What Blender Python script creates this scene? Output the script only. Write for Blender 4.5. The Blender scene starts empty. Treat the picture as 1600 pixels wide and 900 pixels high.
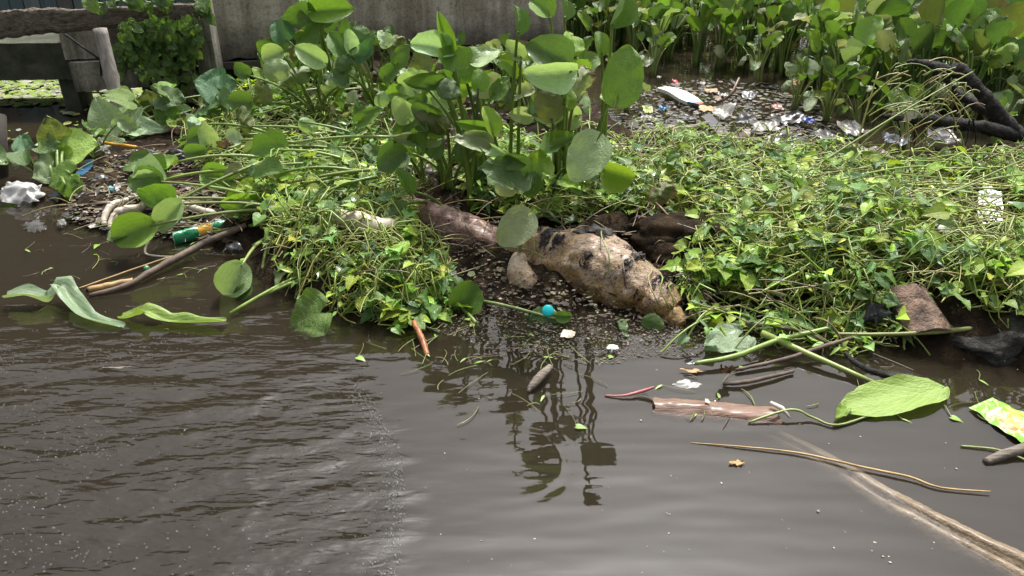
import bpy, math, random
import numpy as np
from mathutils import Vector, Matrix, noise

SC = bpy.context.scene
COL = SC.collection
RAD = math.radians
rng = random.Random(7)

# ------------------------------------------------------------------ camera
CAM_Z, PITCH, F = 1.6, RAD(28.0), 1232.0
cam_d = bpy.data.cameras.new('camera'); cam = bpy.data.objects.new('camera', cam_d); COL.objects.link(cam)
cam.location = (0, 0, CAM_Z); cam.rotation_euler = (RAD(90) - PITCH, 0, 0)
cam_d.sensor_width = 36; cam_d.lens = 36 * F / 1600; cam_d.clip_start = 0.05; cam_d.clip_end = 500
SC.camera = cam
# ------------------------------------------------------------------ light
SUN_AZ, SUN_EL = RAD(16), RAD(62)
w = bpy.data.worlds.new('World'); SC.world = w; w.use_nodes = True
wn = w.node_tree; wn.nodes.clear()
sky = wn.nodes.new('ShaderNodeTexSky'); sky.sky_type = 'NISHITA'; sky.sun_disc = False
sky.sun_elevation = SUN_EL; sky.sun_rotation = SUN_AZ; sky.air_density = 1.0; sky.dust_density = 8.0; sky.ozone_density = 1.0
hs = wn.nodes.new('ShaderNodeHueSaturation'); hs.inputs['Saturation'].default_value = 0.22
bgd = wn.nodes.new('ShaderNodeBackground'); bgd.inputs['Strength'].default_value = 0.14
wo = wn.nodes.new('ShaderNodeOutputWorld')
wn.links.new(sky.outputs[0], hs.inputs['Color']); wn.links.new(hs.outputs[0], bgd.inputs['Color']); wn.links.new(bgd.outputs[0], wo.inputs['Surface'])
sd = bpy.data.lights.new('sun', 'SUN'); sd.energy = 3.2; sd.angle = RAD(4); sd.color = (1, 0.96, 0.89)
so = bpy.data.objects.new('sun', sd); COL.objects.link(so)
SUN = Vector((math.sin(SUN_AZ) * math.cos(SUN_EL), math.cos(SUN_AZ) * math.cos(SUN_EL), math.sin(SUN_EL)))
so.rotation_euler = SUN.to_track_quat('Z', 'Y').to_euler(); so.location = (2, 4, 8)
vs = SC.view_settings; vs.view_transform = 'Standard'; vs.look = 'None'; vs.exposure = 0.6; vs.gamma = 1.0
SC.cycles.use_denoising = True
SC.cycles.max_bounces = 8; SC.cycles.transparent_max_bounces = 12; SC.cycles.volume_bounces = 1
SC.cycles.caustics_reflective = False; SC.cycles.caustics_refractive = False
SC.cycles.sample_clamp_indirect = 6

# ------------------------------------------------------------------ photo coordinates -> places
FW = Vector((0, math.cos(PITCH), -math.sin(PITCH))); UP = Vector((0, math.sin(PITCH), math.cos(PITCH))); RT = Vector((1, 0, 0))
CP = Vector((0, 0, CAM_Z))
def ray(px, py): return FW + RT * ((px - 800) / F) - UP * ((py - 450) / F)
def gp(px, py, z=0.0):
    d = ray(px, py); return CP + d * ((z - CAM_Z) / d.z)
def at(px, py, Y):
    d = ray(px, py); return CP + d * (Y / d.y)
def ppm(p): return F / ((p - CP).dot(FW))       # pixels per metre at a point

# ------------------------------------------------------------------ mesh helpers
class MB:
    def __init__(s): s.v = []; s.f = []; s.uv = []; s.col = []; s.mi = []
    def add(s, vs_, fs_, uv=None, col=None, mi=0):
        o = len(s.v); s.v += [tuple(q) for q in vs_]
        s.f += [tuple(i + o for i in q) for q in fs_]; s.mi += [mi] * len(fs_)
        s.uv += uv if uv else [(0.5, 0.5)] * len(vs_)
        s.col += [col or (0.5, 0.5, 0.5)] * len(vs_) if not isinstance(col, list) else col
        return s
    def tube(s, pts, rad, n=6, cap=True, col=None, mi=0, open_end=False):
        pts = [Vector(p) for p in pts]; m = len(pts)
        if not hasattr(rad, '__len__'): rad = [rad] * m
        vs_, uv = [], []; prev = None
        for i in range(m):
            t = (pts[min(i + 1, m - 1)] - pts[max(i - 1, 0)]).normalized()
            if prev is None:
                a = Vector((0, 0, 1)) if abs(t.z) < 0.9 else Vector((1, 0, 0)); x = t.cross(a).normalized()
            else: x = (prev - t * prev.dot(t)).normalized()
            prev = x; y = t.cross(x)
            for k in range(n):
                a = 2 * math.pi * k / n
                vs_.append(pts[i] + (x * math.cos(a) + y * math.sin(a)) * rad[i]); uv.append((k / n, i / (m - 1)))
        fs_ = [(i * n + k, i * n + (k + 1) % n, (i + 1) * n + (k + 1) % n, (i + 1) * n + k) for i in range(m - 1) for k in range(n)]
        if cap:
            fs_.append(tuple(range(n - 1, -1, -1)))
            if not open_end: fs_.append(tuple((m - 1) * n + k for k in range(n)))
        return s.add(vs_, fs_, uv, col, mi)
    def box(s, c, sz, rot=None, col=None, mi=0):
        c = Vector(c); R = rot.to_3x3() if rot is not None else Matrix.Identity(3); hx, hy, hz = [q / 2 for q in sz]
        vs_ = [c + R @ Vector((x * hx, y * hy, z * hz)) for z in (-1, 1) for y in (-1, 1) for x in (-1, 1)]
        return s.add(vs_, [(0, 2, 3, 1), (4, 5, 7, 6), (0, 1, 5, 4), (2, 6, 7, 3), (0, 4, 6, 2), (1, 3, 7, 5)], None, col, mi)
    def grid(s, fn, nu, nv, col=None, mi=0):
        vs_, uv = [], []
        for j in range(nv + 1):
            for i in range(nu + 1):
                vs_.append(fn(i / nu, j / nv)); uv.append((i / nu, j / nv))
        fs_ = [(j * (nu + 1) + i, j * (nu + 1) + i + 1, (j + 1) * (nu + 1) + i + 1, (j + 1) * (nu + 1) + i) for j in range(nv) for i in range(nu)]
        return s.add(vs_, fs_, uv, col, mi)
    def mesh(s, name, mats, smooth=True, off=None, color=False):
        me = bpy.data.meshes.new(name)
        vv = s.v if off is None else [(a - off[0], b - off[1], c - off[2]) for a, b, c in s.v]
        me.from_pydata(vv, [], s.f); 
        li = np.empty(len(me.loops), dtype=np.int32); me.loops.foreach_get('vertex_index', li)
        u = me.uv_layers.new(name='UVMap'); u.data.foreach_set('uv', np.array(s.uv, dtype=np.float32)[li].ravel())
        if color:
            ca = me.color_attributes.new('col', 'FLOAT_COLOR', 'POINT')
            c4 = np.ones((len(s.v), 4), dtype=np.float32); c4[:, :3] = np.array(s.col, dtype=np.float32); ca.data.foreach_set('color', c4.ravel())
        for m in (mats if isinstance(mats, (list, tuple)) else [mats]): me.materials.append(m)
        if any(s.mi): me.polygons.foreach_set('material_index', np.array(s.mi, dtype=np.int32))
        me.polygons.foreach_set('use_smooth', np.full(len(me.polygons), smooth))
        me.update(); return me

def link(name, data, parent=None):
    o = bpy.data.objects.new(name, data); COL.objects.link(o)
    if parent: o.parent = parent
    return o
def tag(o, label, cat, group=None):
    o['label'] = label; o['category'] = cat
    if group: o['group'] = group
    return o
def struct(o): o['kind'] = 'structure'; return o
def stuff(o, label=None, cat=None):
    o['kind'] = 'stuff'
    if label: o['label'] = label; o['category'] = cat
    return o
def thing(name, label, cat, loc, group=None):
    o = link(name, None); o.location = loc; o.empty_display_size = 0.05
    return tag(o, label, cat, group)
def wloc(o):
    v = Vector((0, 0, 0))
    while o: v += o.location; o = o.parent
    return v
def part(name, mb, mats, parent, smooth=True, color=False):
    """world-space mesh linked as a child of an unrotated parent"""
    return link(name, mb.mesh(name, mats, smooth, wloc(parent), color), parent)
def solo(name, mb, mats, label, cat, group=None, smooth=True, color=False):
    a = np.array(mb.v); c = (a[:, 0].mean(), a[:, 1].mean(), a[:, 2].min())
    o = link(name, mb.mesh(name, mats, smooth, c, color)); o.location = c
    return tag(o, label, cat, group)
def bez(p0, p1, p2, n=9): return [p0 * (1 - t) ** 2 + p1 * 2 * t * (1 - t) + p2 * t * t for t in [i / (n - 1) for i in range(n)]]
def jit(c, a=0.15, r=rng):
    k = 1 + r.uniform(-a, a); return tuple(max(0, q * k * (1 + r.uniform(-a, a) * 0.4)) for q in c)
def nz(x, y, z=0.0): return noise.noise(Vector((x, y, z)))

# ------------------------------------------------------------------ materials
class NT:
    def __init__(s, name):
        s.m = bpy.data.materials.new(name); s.m.use_nodes = True; s.t = s.m.node_tree; s.t.nodes.clear()
        s.out = s.t.nodes.new('ShaderNodeOutputMaterial')
    def n(s, typ, inp=None, **at_):
        q = s.t.nodes.new('ShaderNode' + typ)
        for k, v in at_.items(): setattr(q, k, v)
        for k, v in (inp or {}).items():
            sk = q.inputs[k]
            if isinstance(v, bpy.types.NodeSocket): s.t.links.new(v, sk)
            elif hasattr(v, 'outputs'): s.t.links.new(v.outputs[0], sk)
            else: sk.default_value = (tuple(v) + (1,)) if (sk.type == 'RGBA' and len(v) == 3) else v
        return q
    def noise(s, scale, vec=None, detail=4, rough=0.55, dist=0.0):
        i = {'Scale': scale, 'Detail': detail, 'Roughness': rough, 'Distortion': dist}
        if vec is not None: i['Vector'] = vec
        return s.n('TexNoise', i)
    def ramp(s, fac, stops):
        q = s.n('ValToRGB', {'Fac': fac}); e = q.color_ramp.elements
        while len(e) < len(stops): e.new(0.5)
        for k, (p, c) in zip(e, stops): k.position = p; k.color = tuple(c) + (1,) if len(c) == 3 else c
        return q
    def mix(s, fac, a, b, bt='MIX'):
        q = s.n('Mix', data_type='RGBA', blend_type=bt)
        for k, v in ((0, fac), (6, a), (7, b)):
            sk = q.inputs[k]
            if isinstance(v, bpy.types.NodeSocket): s.t.links.new(v, sk)
            elif hasattr(v, 'outputs'): s.t.links.new(v.outputs[0], sk)
            else: sk.default_value = v if k == 0 else tuple(v)[:3] + (1,)
        return q.outputs[2]
    def math(s, op, a, b=None, c=None):
        q = s.n('Math', operation=op)
        for i, v in enumerate((a, b, c)):
            if v is None: continue
            if isinstance(v, bpy.types.NodeSocket): s.t.links.new(v, q.inputs[i])
            elif hasattr(v, 'outputs'): s.t.links.new(v.outputs[0], q.inputs[i])
            else: q.inputs[i].default_value = v
        return q.outputs[0]
    def done(s, sh, vol=None):
        s.t.links.new(sh.outputs[0], s.out.inputs['Surface'])
        if vol: s.t.links.new(vol.outputs[0], s.out.inputs['Volume'])
        return s.m

def leaf_mat(name, src, trans=0.27, rough=0.30, veins='parallel'):
    N = NT(name)
    if src == 'object':
        oi = N.n('ObjectInfo'); base = oi.outputs['Color']; rnd = oi.outputs['Random']
        brown = oi.outputs['Alpha']
    else:
        base = N.n('VertexColor', layer_name='col').outputs['Color']; brown = None
    tc = N.n('TexCoord'); sp = N.n('SeparateXYZ', {'Vector': tc.outputs['UV']})
    big = N.noise(9, tc.outputs['Object'], 3)
    c = N.mix(N.math('MULTIPLY', big, 0.75), base, N.mix(1.0, base, (0.45, 0.55, 0.4), 'MULTIPLY'))
    hgt = None
    if veins:
        if veins == 'parallel':
            # arching veins that run from the base to the tip
            uu = N.math('ABSOLUTE', N.math('SUBTRACT', sp.outputs['X'], 0.5))
            wv = N.math('SINE', N.math('MULTIPLY', uu, 62.0))
            hgt = N.math('MULTIPLY', wv, 0.5)
            c = N.mix(N.math('MULTIPLY', N.math('ADD', wv, 1.0), 0.11), c, (0.55, 0.62, 0.35), 'OVERLAY')
        elif veins == 'pinnate':
            uu = N.math('ABSOLUTE', N.math('SUBTRACT', sp.outputs['X'], 0.5))
            ph = N.math('ADD', N.math('MULTIPLY', sp.outputs['Y'], 9.0), N.math('MULTIPLY', uu, -7.0))
            fr = N.math('ABSOLUTE', N.math('SUBTRACT', N.math('FRACT', ph), 0.5))
            rib = N.math('MAXIMUM', N.math('GREATER_THAN', 0.07, fr), N.math('LESS_THAN', uu, 0.018))
            c = N.mix(N.math('MULTIPLY', rib, 0.2), c, N.mix(1.0, c, (0.35, 0.4, 0.25), 'ADD'))
            hgt = N.math('SUBTRACT', fr, rib)
    if brown is not None:
        # withered margin and blotches; alpha says how far gone the leaf is
        eu = N.math('MULTIPLY', N.math('ABSOLUTE', N.math('SUBTRACT', sp.outputs['X'], 0.5)), 2.0)
        ev = N.math('MULTIPLY', N.math('ABSOLUTE', N.math('SUBTRACT', sp.outputs['Y'], 0.45)), 1.8)
        ed = N.math('MAXIMUM', N.math('POWER', eu, 3.0), N.math('POWER', ev, 4.0))
        sc_ = N.math('ADD', N.math('MULTIPLY', ed, 0.55), N.math('MULTIPLY', N.noise(14, tc.outputs['Object'], 5, 0.65), 0.8))
        gone = N.math('SUBTRACT', 1.25, brown)
        f = N.n('MapRange', {'Value': sc_, 'From Min': gone, 'From Max': N.math('ADD', gone, 0.16)})
        c = N.mix(f, c, N.mix(N.noise(30, tc.outputs['Object'], 3), (0.10, 0.055, 0.025), (0.24, 0.15, 0.08)))
        spots = N.ramp(N.noise(70, tc.outputs['Object'], 2), [(0.66, (0, 0, 0)), (0.72, (1, 1, 1))])
        c = N.mix(N.math('MULTIPLY', spots, 0.35), c, (0.07, 0.05, 0.02))
    bh = N.math('ADD', N.math('MULTIPLY', N.noise(26, tc.outputs['Object'], 4), 3.0), N.math('MULTIPLY', hgt, 0.4) if hgt is not None else 0.0)
    bp = N.n('Bump', {'Height': bh, 'Strength': 0.5, 'Distance': 0.004})
    p = N.n('BsdfPrincipled', {'Base Color': c, 'Roughness': rough, 'Coat Weight': 0.12, 'Coat Roughness': 0.15, 'Normal': bp, 'IOR': 1.45})
    tr = N.n('BsdfTranslucent', {'Color': N.mix(1.0, c, (1.25, 1.28, 0.6), 'MULTIPLY')})
    return N.done(N.n('MixShader', {0: trans, 1: p, 2: tr}))
M = {}
M['leaf'] = leaf_mat('hyacinth_leaf', 'object')
M['taro'] = leaf_mat('taro_leaf', 'object', 0.3, 0.5, 'pinnate')
M['vleaf'] = leaf_mat('vine_leaf', 'object', 0.35, 0.5, 'pinnate')
M['cleaf'] = leaf_mat('creeper_foliage', 'attr', 0.35, 0.5, None)

def stalk_mat(name, src):
    N = NT(name); tc = N.n('TexCoord')
    base = N.n('ObjectInfo').outputs['Color'] if src == 'object' else N.n('VertexColor', layer_name='col').outputs['Color']
    c = N.mix(N.noise(20, tc.outputs['Object'], 3), base, N.mix(1.0, base, (0.5, 0.5, 0.45), 'MULTIPLY'))
    c = N.mix(N.math('MULTIPLY', N.ramp(N.noise(60, tc.outputs['Object'], 3), [(0.6, (0, 0, 0)), (0.7, (1, 1, 1))]), 0.5), c, (0.08, 0.06, 0.03))
    return N.done(N.n('BsdfPrincipled', {'Base Color': c, 'Roughness': 0.42, 'Normal': N.n('Bump', {'Height': N.noise(90, tc.outputs['Object'], 3), 'Strength': 0.3, 'Distance': 0.002})}))
M['stalk'] = stalk_mat('stalk', 'object')
M['cstalk'] = stalk_mat('creeper_stalk', 'attr')

def mottled(name, stops, scale=8, rough=0.8, bump=0.5, bscale=40, bdist=0.006, detail=6, stretch=None, coat=0.0, dist=0.3, spec=0.5):
    N = NT(name); tc = N.n('TexCoord'); v = tc.outputs['Object']
    if stretch: v = N.n('Mapping', {'Vector': v, 'Scale': stretch}).outputs[0]
    c = N.ramp(N.noise(scale, v, detail, 0.62, dist), stops)
    bp = N.n('Bump', {'Height': N.math('ADD', N.noise(bscale, v, 6, 0.65), N.math('MULTIPLY', N.noise(scale, v, 3), 0.7)), 'Strength': bump, 'Distance': bdist})
    return N.done(N.n('BsdfPrincipled', {'Base Color': c, 'Roughness': rough, 'Normal': bp, 'Coat Weight': coat, 'Coat Roughness': 0.25, 'Specular IOR Level': spec}))
M['mud'] = mottled('mud', [(0.3, (0.010, 0.008, 0.006)), (0.5, (0.026, 0.018, 0.011)), (0.62, (0.055, 0.037, 0.022)), (0.75, (0.016, 0.013, 0.010))], 14, 0.95, 1.0, 50, 0.02, spec=0.12)
M['char'] = mottled('charred_wood', [(0.35, (0.012, 0.012, 0.012)), (0.55, (0.035, 0.033, 0.032)), (0.72, (0.11, 0.10, 0.09))], 24, 0.8, 1.0, 60, 0.015, spec=0.25)
M['oldwood'] = mottled('weathered_wood', [(0.25, (0.06, 0.045, 0.033)), (0.45, (0.16, 0.135, 0.11)), (0.6, (0.24, 0.21, 0.18)), (0.8, (0.38, 0.35, 0.31))], 5, 0.85, 0.7, 20, 0.008, stretch=(0.6, 6, 6))
M['rottenwood'] = mottled('rotten_plank', [(0.3, (0.05, 0.035, 0.026)), (0.47, (0.17, 0.135, 0.105)), (0.6, (0.25, 0.215, 0.18)), (0.74, (0.06, 0.045, 0.035)), (0.85, (0.48, 0.45, 0.41))], 6, 0.9, 1.0, 16, 0.03, stretch=(1.2, 7, 7))
M['postwood'] = mottled('grey_post', [(0.3, (0.14, 0.12, 0.105)), (0.5, (0.27, 0.24, 0.22)), (0.75, (0.40, 0.37, 0.34))], 6, 0.85, 0.6, 24, 0.006, stretch=(6, 6, 0.6))
M['darkpost'] = mottled('dark_post', [(0.3, (0.015, 0.012, 0.01)), (0.7, (0.06, 0.05, 0.04))], 6, 0.85, 0.6, 24, 0.006)
M['bark'] = mottled('red_bark', [(0.3, (0.05, 0.025, 0.014)), (0.48, (0.15, 0.08, 0.05)), (0.62, (0.22, 0.125, 0.08)), (0.8, (0.09, 0.05, 0.033))], 10, 0.55, 0.8, 35, 0.006, stretch=(0.8, 6, 6), coat=0.25)
M['sunklog'] = mottled('sunken_log', [(0.3, (0.07, 0.05, 0.03)), (0.47, (0.15, 0.105, 0.06)), (0.62, (0.22, 0.16, 0.095)), (0.80, (0.05, 0.036, 0.024))], 9, 0.5, 0.9, 40, 0.012, coat=0.2)
M['stick'] = mottled('brown_stick', [(0.3, (0.05, 0.035, 0.025)), (0.55, (0.12, 0.085, 0.06)), (0.8, (0.2, 0.155, 0.12))], 14, 0.7, 0.5, 60, 0.003)
M['dry'] = mottled('dry_straw', [(0.3, (0.22, 0.13, 0.05)), (0.55, (0.42, 0.28, 0.12)), (0.8, (0.5, 0.38, 0.2))], 14, 0.6, 0.4, 60, 0.002)
M['palestalk'] = mottled('bleached_stalk', [(0.25, (0.30, 0.24, 0.19)), (0.5, (0.52, 0.46, 0.37)), (0.75, (0.66, 0.61, 0.52))], 9, 0.5, 0.5, 40, 0.004)
M['rock'] = mottled('grey_rock', [(0.3, (0.022, 0.021, 0.02)), (0.5, (0.055, 0.052, 0.048)), (0.72, (0.12, 0.115, 0.105))], 22, 0.9, 1.0, 70, 0.02, spec=.2)
M['barkplank'] = mottled('bark_plank', [(0.3, (0.04, 0.028, 0.022)), (0.46, (0.15, 0.10, 0.075)), (0.6, (0.29, 0.19, 0.135)), (0.75, (0.07, 0.052, 0.045))], 16, 0.8, 1.0, 40, 0.02)
M['moss'] = mottled('mossy_concrete', [(0.3, (0.02, 0.025, 0.014)), (0.5, (0.05, 0.055, 0.035)), (0.72, (0.10, 0.10, 0.07))], 6, 0.9, 0.6, 30, 0.01)
M['redstalk'] = mottled('orange_brown_stalk', [(0.3, (0.16, 0.05, 0.02)), (0.6, (0.36, 0.14, 0.05)), (0.8, (0.25, 0.09, 0.04))], 18, 0.45, 0.5, 50, 0.003)

def concrete(name, lo, hi, stain):
    N = NT(name); tc = N.n('TexCoord'); v = tc.outputs['Object']
    c = N.ramp(N.noise(3.0, v, 8, 0.65), [(0.3, lo), (0.7, hi)])
    st = N.noise(1.0, N.n('Mapping', {'Vector': v, 'Scale': (9, 9, 0.9)}), 5, 0.6)
    c2 = N.mix(N.ramp(st, [(0.40, (0, 0, 0)), (0.60, (0.95, 0.95, 0.95))]), c, stain)
    z = N.n('SeparateXYZ', {'Vector': v}).outputs['Z']        # tide-line grime near the water
    g = N.n('MapRange', {'Value': N.math('ADD', z, N.math('MULTIPLY', N.noise(6, v, 5), 0.35)), 'From Min': 0.48, 'From Max': 0.22})
    c3 = N.mix(N.math('MULTIPLY', g, 0.8), c2, (0.06, 0.055, 0.045))
    pit = N.ramp(N.noise(45, v, 4, 0.7), [(0.5, (1, 1, 1)), (0.72, (0.45, 0.42, 0.38))])
    c4 = N.mix(1.0, c3, pit, 'MULTIPLY')
    bp = N.n('Bump', {'Height': N.noise(35, v, 8, 0.7), 'Strength': 0.6, 'Distance': 0.012})
    return N.done(N.n('BsdfPrincipled', {'Base Color': c4, 'Roughness': 0.9, 'Normal': bp}))
M['concrete'] = concrete('concrete', (0.42, 0.37, 0.29), (0.68, 0.63, 0.55), (0.29, 0.25, 0.195))
M['concrete2'] = concrete('damp_concrete', (0.34, 0.31, 0.26), (0.52, 0.48, 0.41), (0.10, 0.10, 0.075))

def plastic(name, c, rough=0.35, film=0.0, dirt=0.45, metal=0.0):
    N = NT(name); v = N.n('TexCoord').outputs['Object']
    d = N.ramp(N.noise(22, v, 5, 0.65), [(0.5, (0, 0, 0)), (0.66, (1, 1, 1))])
    cc = N.mix(N.math('MULTIPLY', d, dirt), c, (0.09, 0.075, 0.055))
    bp = N.n('Bump', {'Height': N.noise(45, v, 4), 'Strength': 0.25, 'Distance': 0.004})
    p = N.n('BsdfPrincipled', {'Base Color': cc, 'Roughness': rough, 'Normal': bp, 'Metallic': metal})
    if film:
        return N.done(N.n('MixShader', {0: film, 1: p, 2: N.n('BsdfTranslucent', {'Color': cc})}))
    return N.done(p)
def vc_mat(name, rough=0.7):
    N = NT(name); c = N.n('VertexColor', layer_name='col').outputs['Color']
    v = N.n('TexCoord').outputs['Object']
    c = N.mix(N.noise(60, v, 3), c, N.mix(1.0, c, (0.5, 0.48, 0.45), 'MULTIPLY'))
    return N.done(N.n('BsdfPrincipled', {'Base Color': c, 'Roughness': rough}))
M['vc'] = vc_mat('flecks')

# trunk: pale crust over pinkish skin with ochre growth and dark flecks
def crust(name, a, b, ochre, dark, och_amt, pink):
    N = NT(name); v = N.n('TexCoord').outputs['Object']
    c = N.mix(N.ramp(N.noise(9, v, 6, 0.65), [(0.38, (0, 0, 0)), (0.62, (1, 1, 1))]), a, b)
    c = N.mix(N.math('MULTIPLY', N.ramp(N.noise(6, v, 5, 0.6, 0.8), [(0.5, (0, 0, 0)), (0.66, (1, 1, 1))]), 0.7), c, pink)
    # ochre growth on the flank that faces the water
    wet = N.n('MapRange', {'Value': N.n('SeparateXYZ', {'Vector': v}).outputs['Z'], 'From Min': 0.20, 'From Max': 0.03})
    och = N.math('MULTIPLY', N.ramp(N.math('ADD', N.noise(11, v, 7, 0.7, 0.4), N.math('MULTIPLY', wet, 0.10)), [(0.47, (0, 0, 0)), (0.62, (1, 1, 1))]), och_amt)
    c = N.mix(och, c, ochre)
    sp_ = N.n('Mapping', {'Vector': v, 'Rotation': (0.3, 0.2, 0.6), 'Scale': (55, 130, 80)})
    c = N.mix(N.ramp(N.noise(1.0, sp_, 5, 0.7, 0.5), [(0.50, (0, 0, 0)), (0.62, (0.9, 0.9, 0.9))]), c, dark)
    c = N.mix(N.ramp(N.noise(13, v, 8, 0.72, 1.0), [(0.56, (0, 0, 0)), (0.66, (0.85, 0.85, 0.85))]), c, dark)
    h = N.math('ADD', N.math('ADD', N.noise(80, v, 8, 0.75), N.math('MULTIPLY', N.noise(26, v, 5, 0.6, 0.6), 1.2)), N.math('MULTIPLY', N.noise(1.0, sp_, 4, 0.7), 0.6))
    bp = N.n('Bump', {'Height': h, 'Strength': 0.9, 'Distance': 0.008})
    return N.done(N.n('BsdfPrincipled', {'Base Color': c, 'Coat Weight': .25, 'Coat Roughness': .3, 'Roughness': 0.42, 'Normal': bp}))
M['crust'] = crust('crusted_hide', (0.32, 0.22, 0.13), (0.47, 0.37, 0.275), (0.33, 0.19, 0.04), (0.04, 0.026, 0.018), 0.85, (0.46, 0.30, 0.25))
M['crust2'] = crust('reddish_hide', (0.27, 0.14, 0.11), (0.46, 0.31, 0.26), (0.22, 0.13, 0.07), (0.05, 0.025, 0.02), 0.45, (0.44, 0.23, 0.20))
M['hide_pale'] = crust('pale_hide', (0.44, 0.35, 0.25), (0.58, 0.50, 0.39), (0.38, 0.24, 0.10), (0.14, 0.09, 0.055), 0.5, (0.46, 0.31, 0.24))
M['peel'] = mottled('peeled_hide', [(0.3, (0.012, 0.010, 0.010)), (0.6, (0.035, 0.028, 0.026)), (0.8, (0.10, 0.08, 0.07))], 40, 0.6, 0.9, 90, 0.008)

# ================================================================== SETTING: water
ISLAND_PX = [(100, 347), (170, 368), (260, 372), (380, 392), (410, 440), (500, 478), (600, 505), (690, 470), (760, 478), (830, 490), (930, 494), (1060, 508),
             (1200, 506), (1340, 522), (1480, 562), (1680, 585), (1900, 420), (1800, 240), (1600, 235), (1450, 250), (1330, 248), (1230, 240), (1100, 230),
             (985, 218), (930, 160), (800, 112), (600, 100), (420, 112), (330, 150), (250, 185), (120, 205), (42, 250), (40, 300), (60, 335)]
ISL = np.array([gp(*p)[:2] for p in ISLAND_PX])
def poly_sd(X, Y, P):
    """signed distance, positive inside"""
    X = np.asarray(X, float); Y = np.asarray(Y, float); best = np.full(X.shape, 1e9); ins = np.zeros(X.shape, bool); n = len(P)
    for i in range(n):
        ax, ay = P[i]; bx, by = P[(i + 1) % n]; ex, ey = bx - ax, by - ay
        t = np.clip(((X - ax) * ex + (Y - ay) * ey) / (ex * ex + ey * ey), 0, 1)
        best = np.minimum(best, np.hypot(X - ax - t * ex, Y - ay - t * ey))
        c = (ay > Y) != (by > Y)
        with np.errstate(divide='ignore', invalid='ignore'):
            ins ^= c & (X < (bx - ax) * (Y - ay) / (by - ay if by != ay else 1e-9) + ax)
    return np.where(ins, best, -best)
def mound_base(X, Y):
    d = poly_sd(X, Y, ISL)
    hm = 0.17 + 0.07 * np.sin(X * 2.1 + 1) * np.sin(Y * 1.7) + 0.03 * np.sin(X * 5.3) * np.sin(Y * 4.1 + 1)
    hm = np.where(X < -1.3, 0.09, hm)
    return np.where(d > 0, hm * (1 - np.exp(-d / 0.22)) - 0.006, np.maximum(d * 0.9, -0.3) - 0.006)
_gx = np.arange(-4.4, 6.2, 0.04); _gy = np.arange(1.8, 9.4, 0.04); _GX, _GY = np.meshgrid(_gx, _gy)
_MH = mound_base(_GX, _GY).tolist(); _SD = poly_sd(_GX, _GY, ISL).tolist()
def _look(T, x, y):
    fx = min(max((x + 4.4) / 0.04, 0), len(_gx) - 1.01); fy = min(max((y - 1.8) / 0.04, 0), len(_gy) - 1.01); i, j = int(fx), int(fy); a, b = fx - i, fy - j
    return (T[j][i] * (1 - a) + T[j][i + 1] * a) * (1 - b) + (T[j + 1][i] * (1 - a) + T[j + 1][i + 1] * a) * b
def mh(x, y): return _look(_MH, x, y)
def isl_sd(x, y): return _look(_SD, x, y)
def pin(x, y, P):
    c = False; j = len(P) - 1
    for i in range(len(P)):
        xi, yi = P[i]; xj, yj = P[j]
        if (yi > y) != (yj > y) and x < (xj - xi) * (y - yi) / (yj - yi) + xi: c = not c
        j = i
    return c
def proj(p):
    d = p - CP; k = F / d.dot(FW); return 800 + d.x * k, 450 - d.dot(UP) * k
def gm(px, py, up=0.0):
    """point on the bank seen at a photo position"""
    z = 0.05
    for _ in range(6):
        p = gp(px, py, z); z = max(0.0, mh(p.x, p.y)) + up
    return gp(px, py, z)

def axis(lo, hi, step, far, g=1.35):
    c = list(np.arange(lo, hi + 1e-6, step)); a = []; s = step; x = lo
    while x > -far: s *= g; x -= s; a.append(x)
    b = []; s = step; x = c[-1]
    while x < far: s *= g; x += s; b.append(x)
    return np.array(a[::-1] + c + b)
xs = axis(-2.1, 2.1, 0.012, 60); ys = axis(1.15, 3.3, 0.012, 60)
GX, GY = np.meshgrid(xs, ys)
WAKE = np.array([gp(*p)[:2] for p in [(560, 600), (592, 640), (615, 680), (630, 720), (634, 780), (630, 840), (620, 905), (600, 980)]])
wk = WAKE[np.argsort(WAKE[:, 1])]
edge_x = np.interp(GY, wk[:, 1], wk[:, 0])
yfade = np.clip((2.62 - GY) / 0.45, 0, 1)
wob = 0.03 * np.sin(GY * 31 + 1.3) * np.sin(GY * 13) + 0.012 * np.sin(GY * 77)
left = 1 / (1 + np.exp((GX - edge_x - wob) / 0.03))
rip = np.maximum(left, 0.16 * np.exp(-np.maximum(GX - edge_x, 0) / .35)) * (0.22 + 0.78 * yfade) * np.clip((3.3 - GY) / 0.5, 0, 1)
def nzf(A, B, sx, sy, seed):
    f = np.empty(A.shape); fa, fb, ff = (A * sx).ravel(), (B * sy).ravel(), f.ravel()
    for i in range(fa.size): ff[i] = noise.noise(Vector((fa[i], fb[i], seed)))
    return ff.reshape(A.shape)
near = (np.abs(GX) < 2.3) & (GY > 1.0) & (GY < 3.5)
U = GX * math.cos(0.2) + GY * math.sin(0.2); V = -GX * math.sin(0.2) + GY * math.cos(0.2)
Z = np.zeros(GX.shape)
Zn = nzf(U[near], V[near], 3.4, 11.0, 1.3) * 0.0065 + nzf(U[near], V[near], 9.0, 30.0, 4.1) * 0.0022
Zc = nzf(U[near], V[near], 2.2, 6.0, 7.7) * 0.0016 + nzf(GX[near], GY[near], 2.4, 13.0, 2.7) * 0.0011
Z[near] = Zn * rip[near] + Zc
Z += near * left * 0.0006 * np.exp(-((GX - edge_x - wob) / 0.03) ** 2) * (GY < 2.35)             # front of the wake
lx = np.interp(GY, *zip(*sorted([(gp(385, 850).y, gp(385, 850).x), (gp(400, 640).y, gp(400, 640).x), (gp(392, 740).y, gp(392, 740).x)])))
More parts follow.
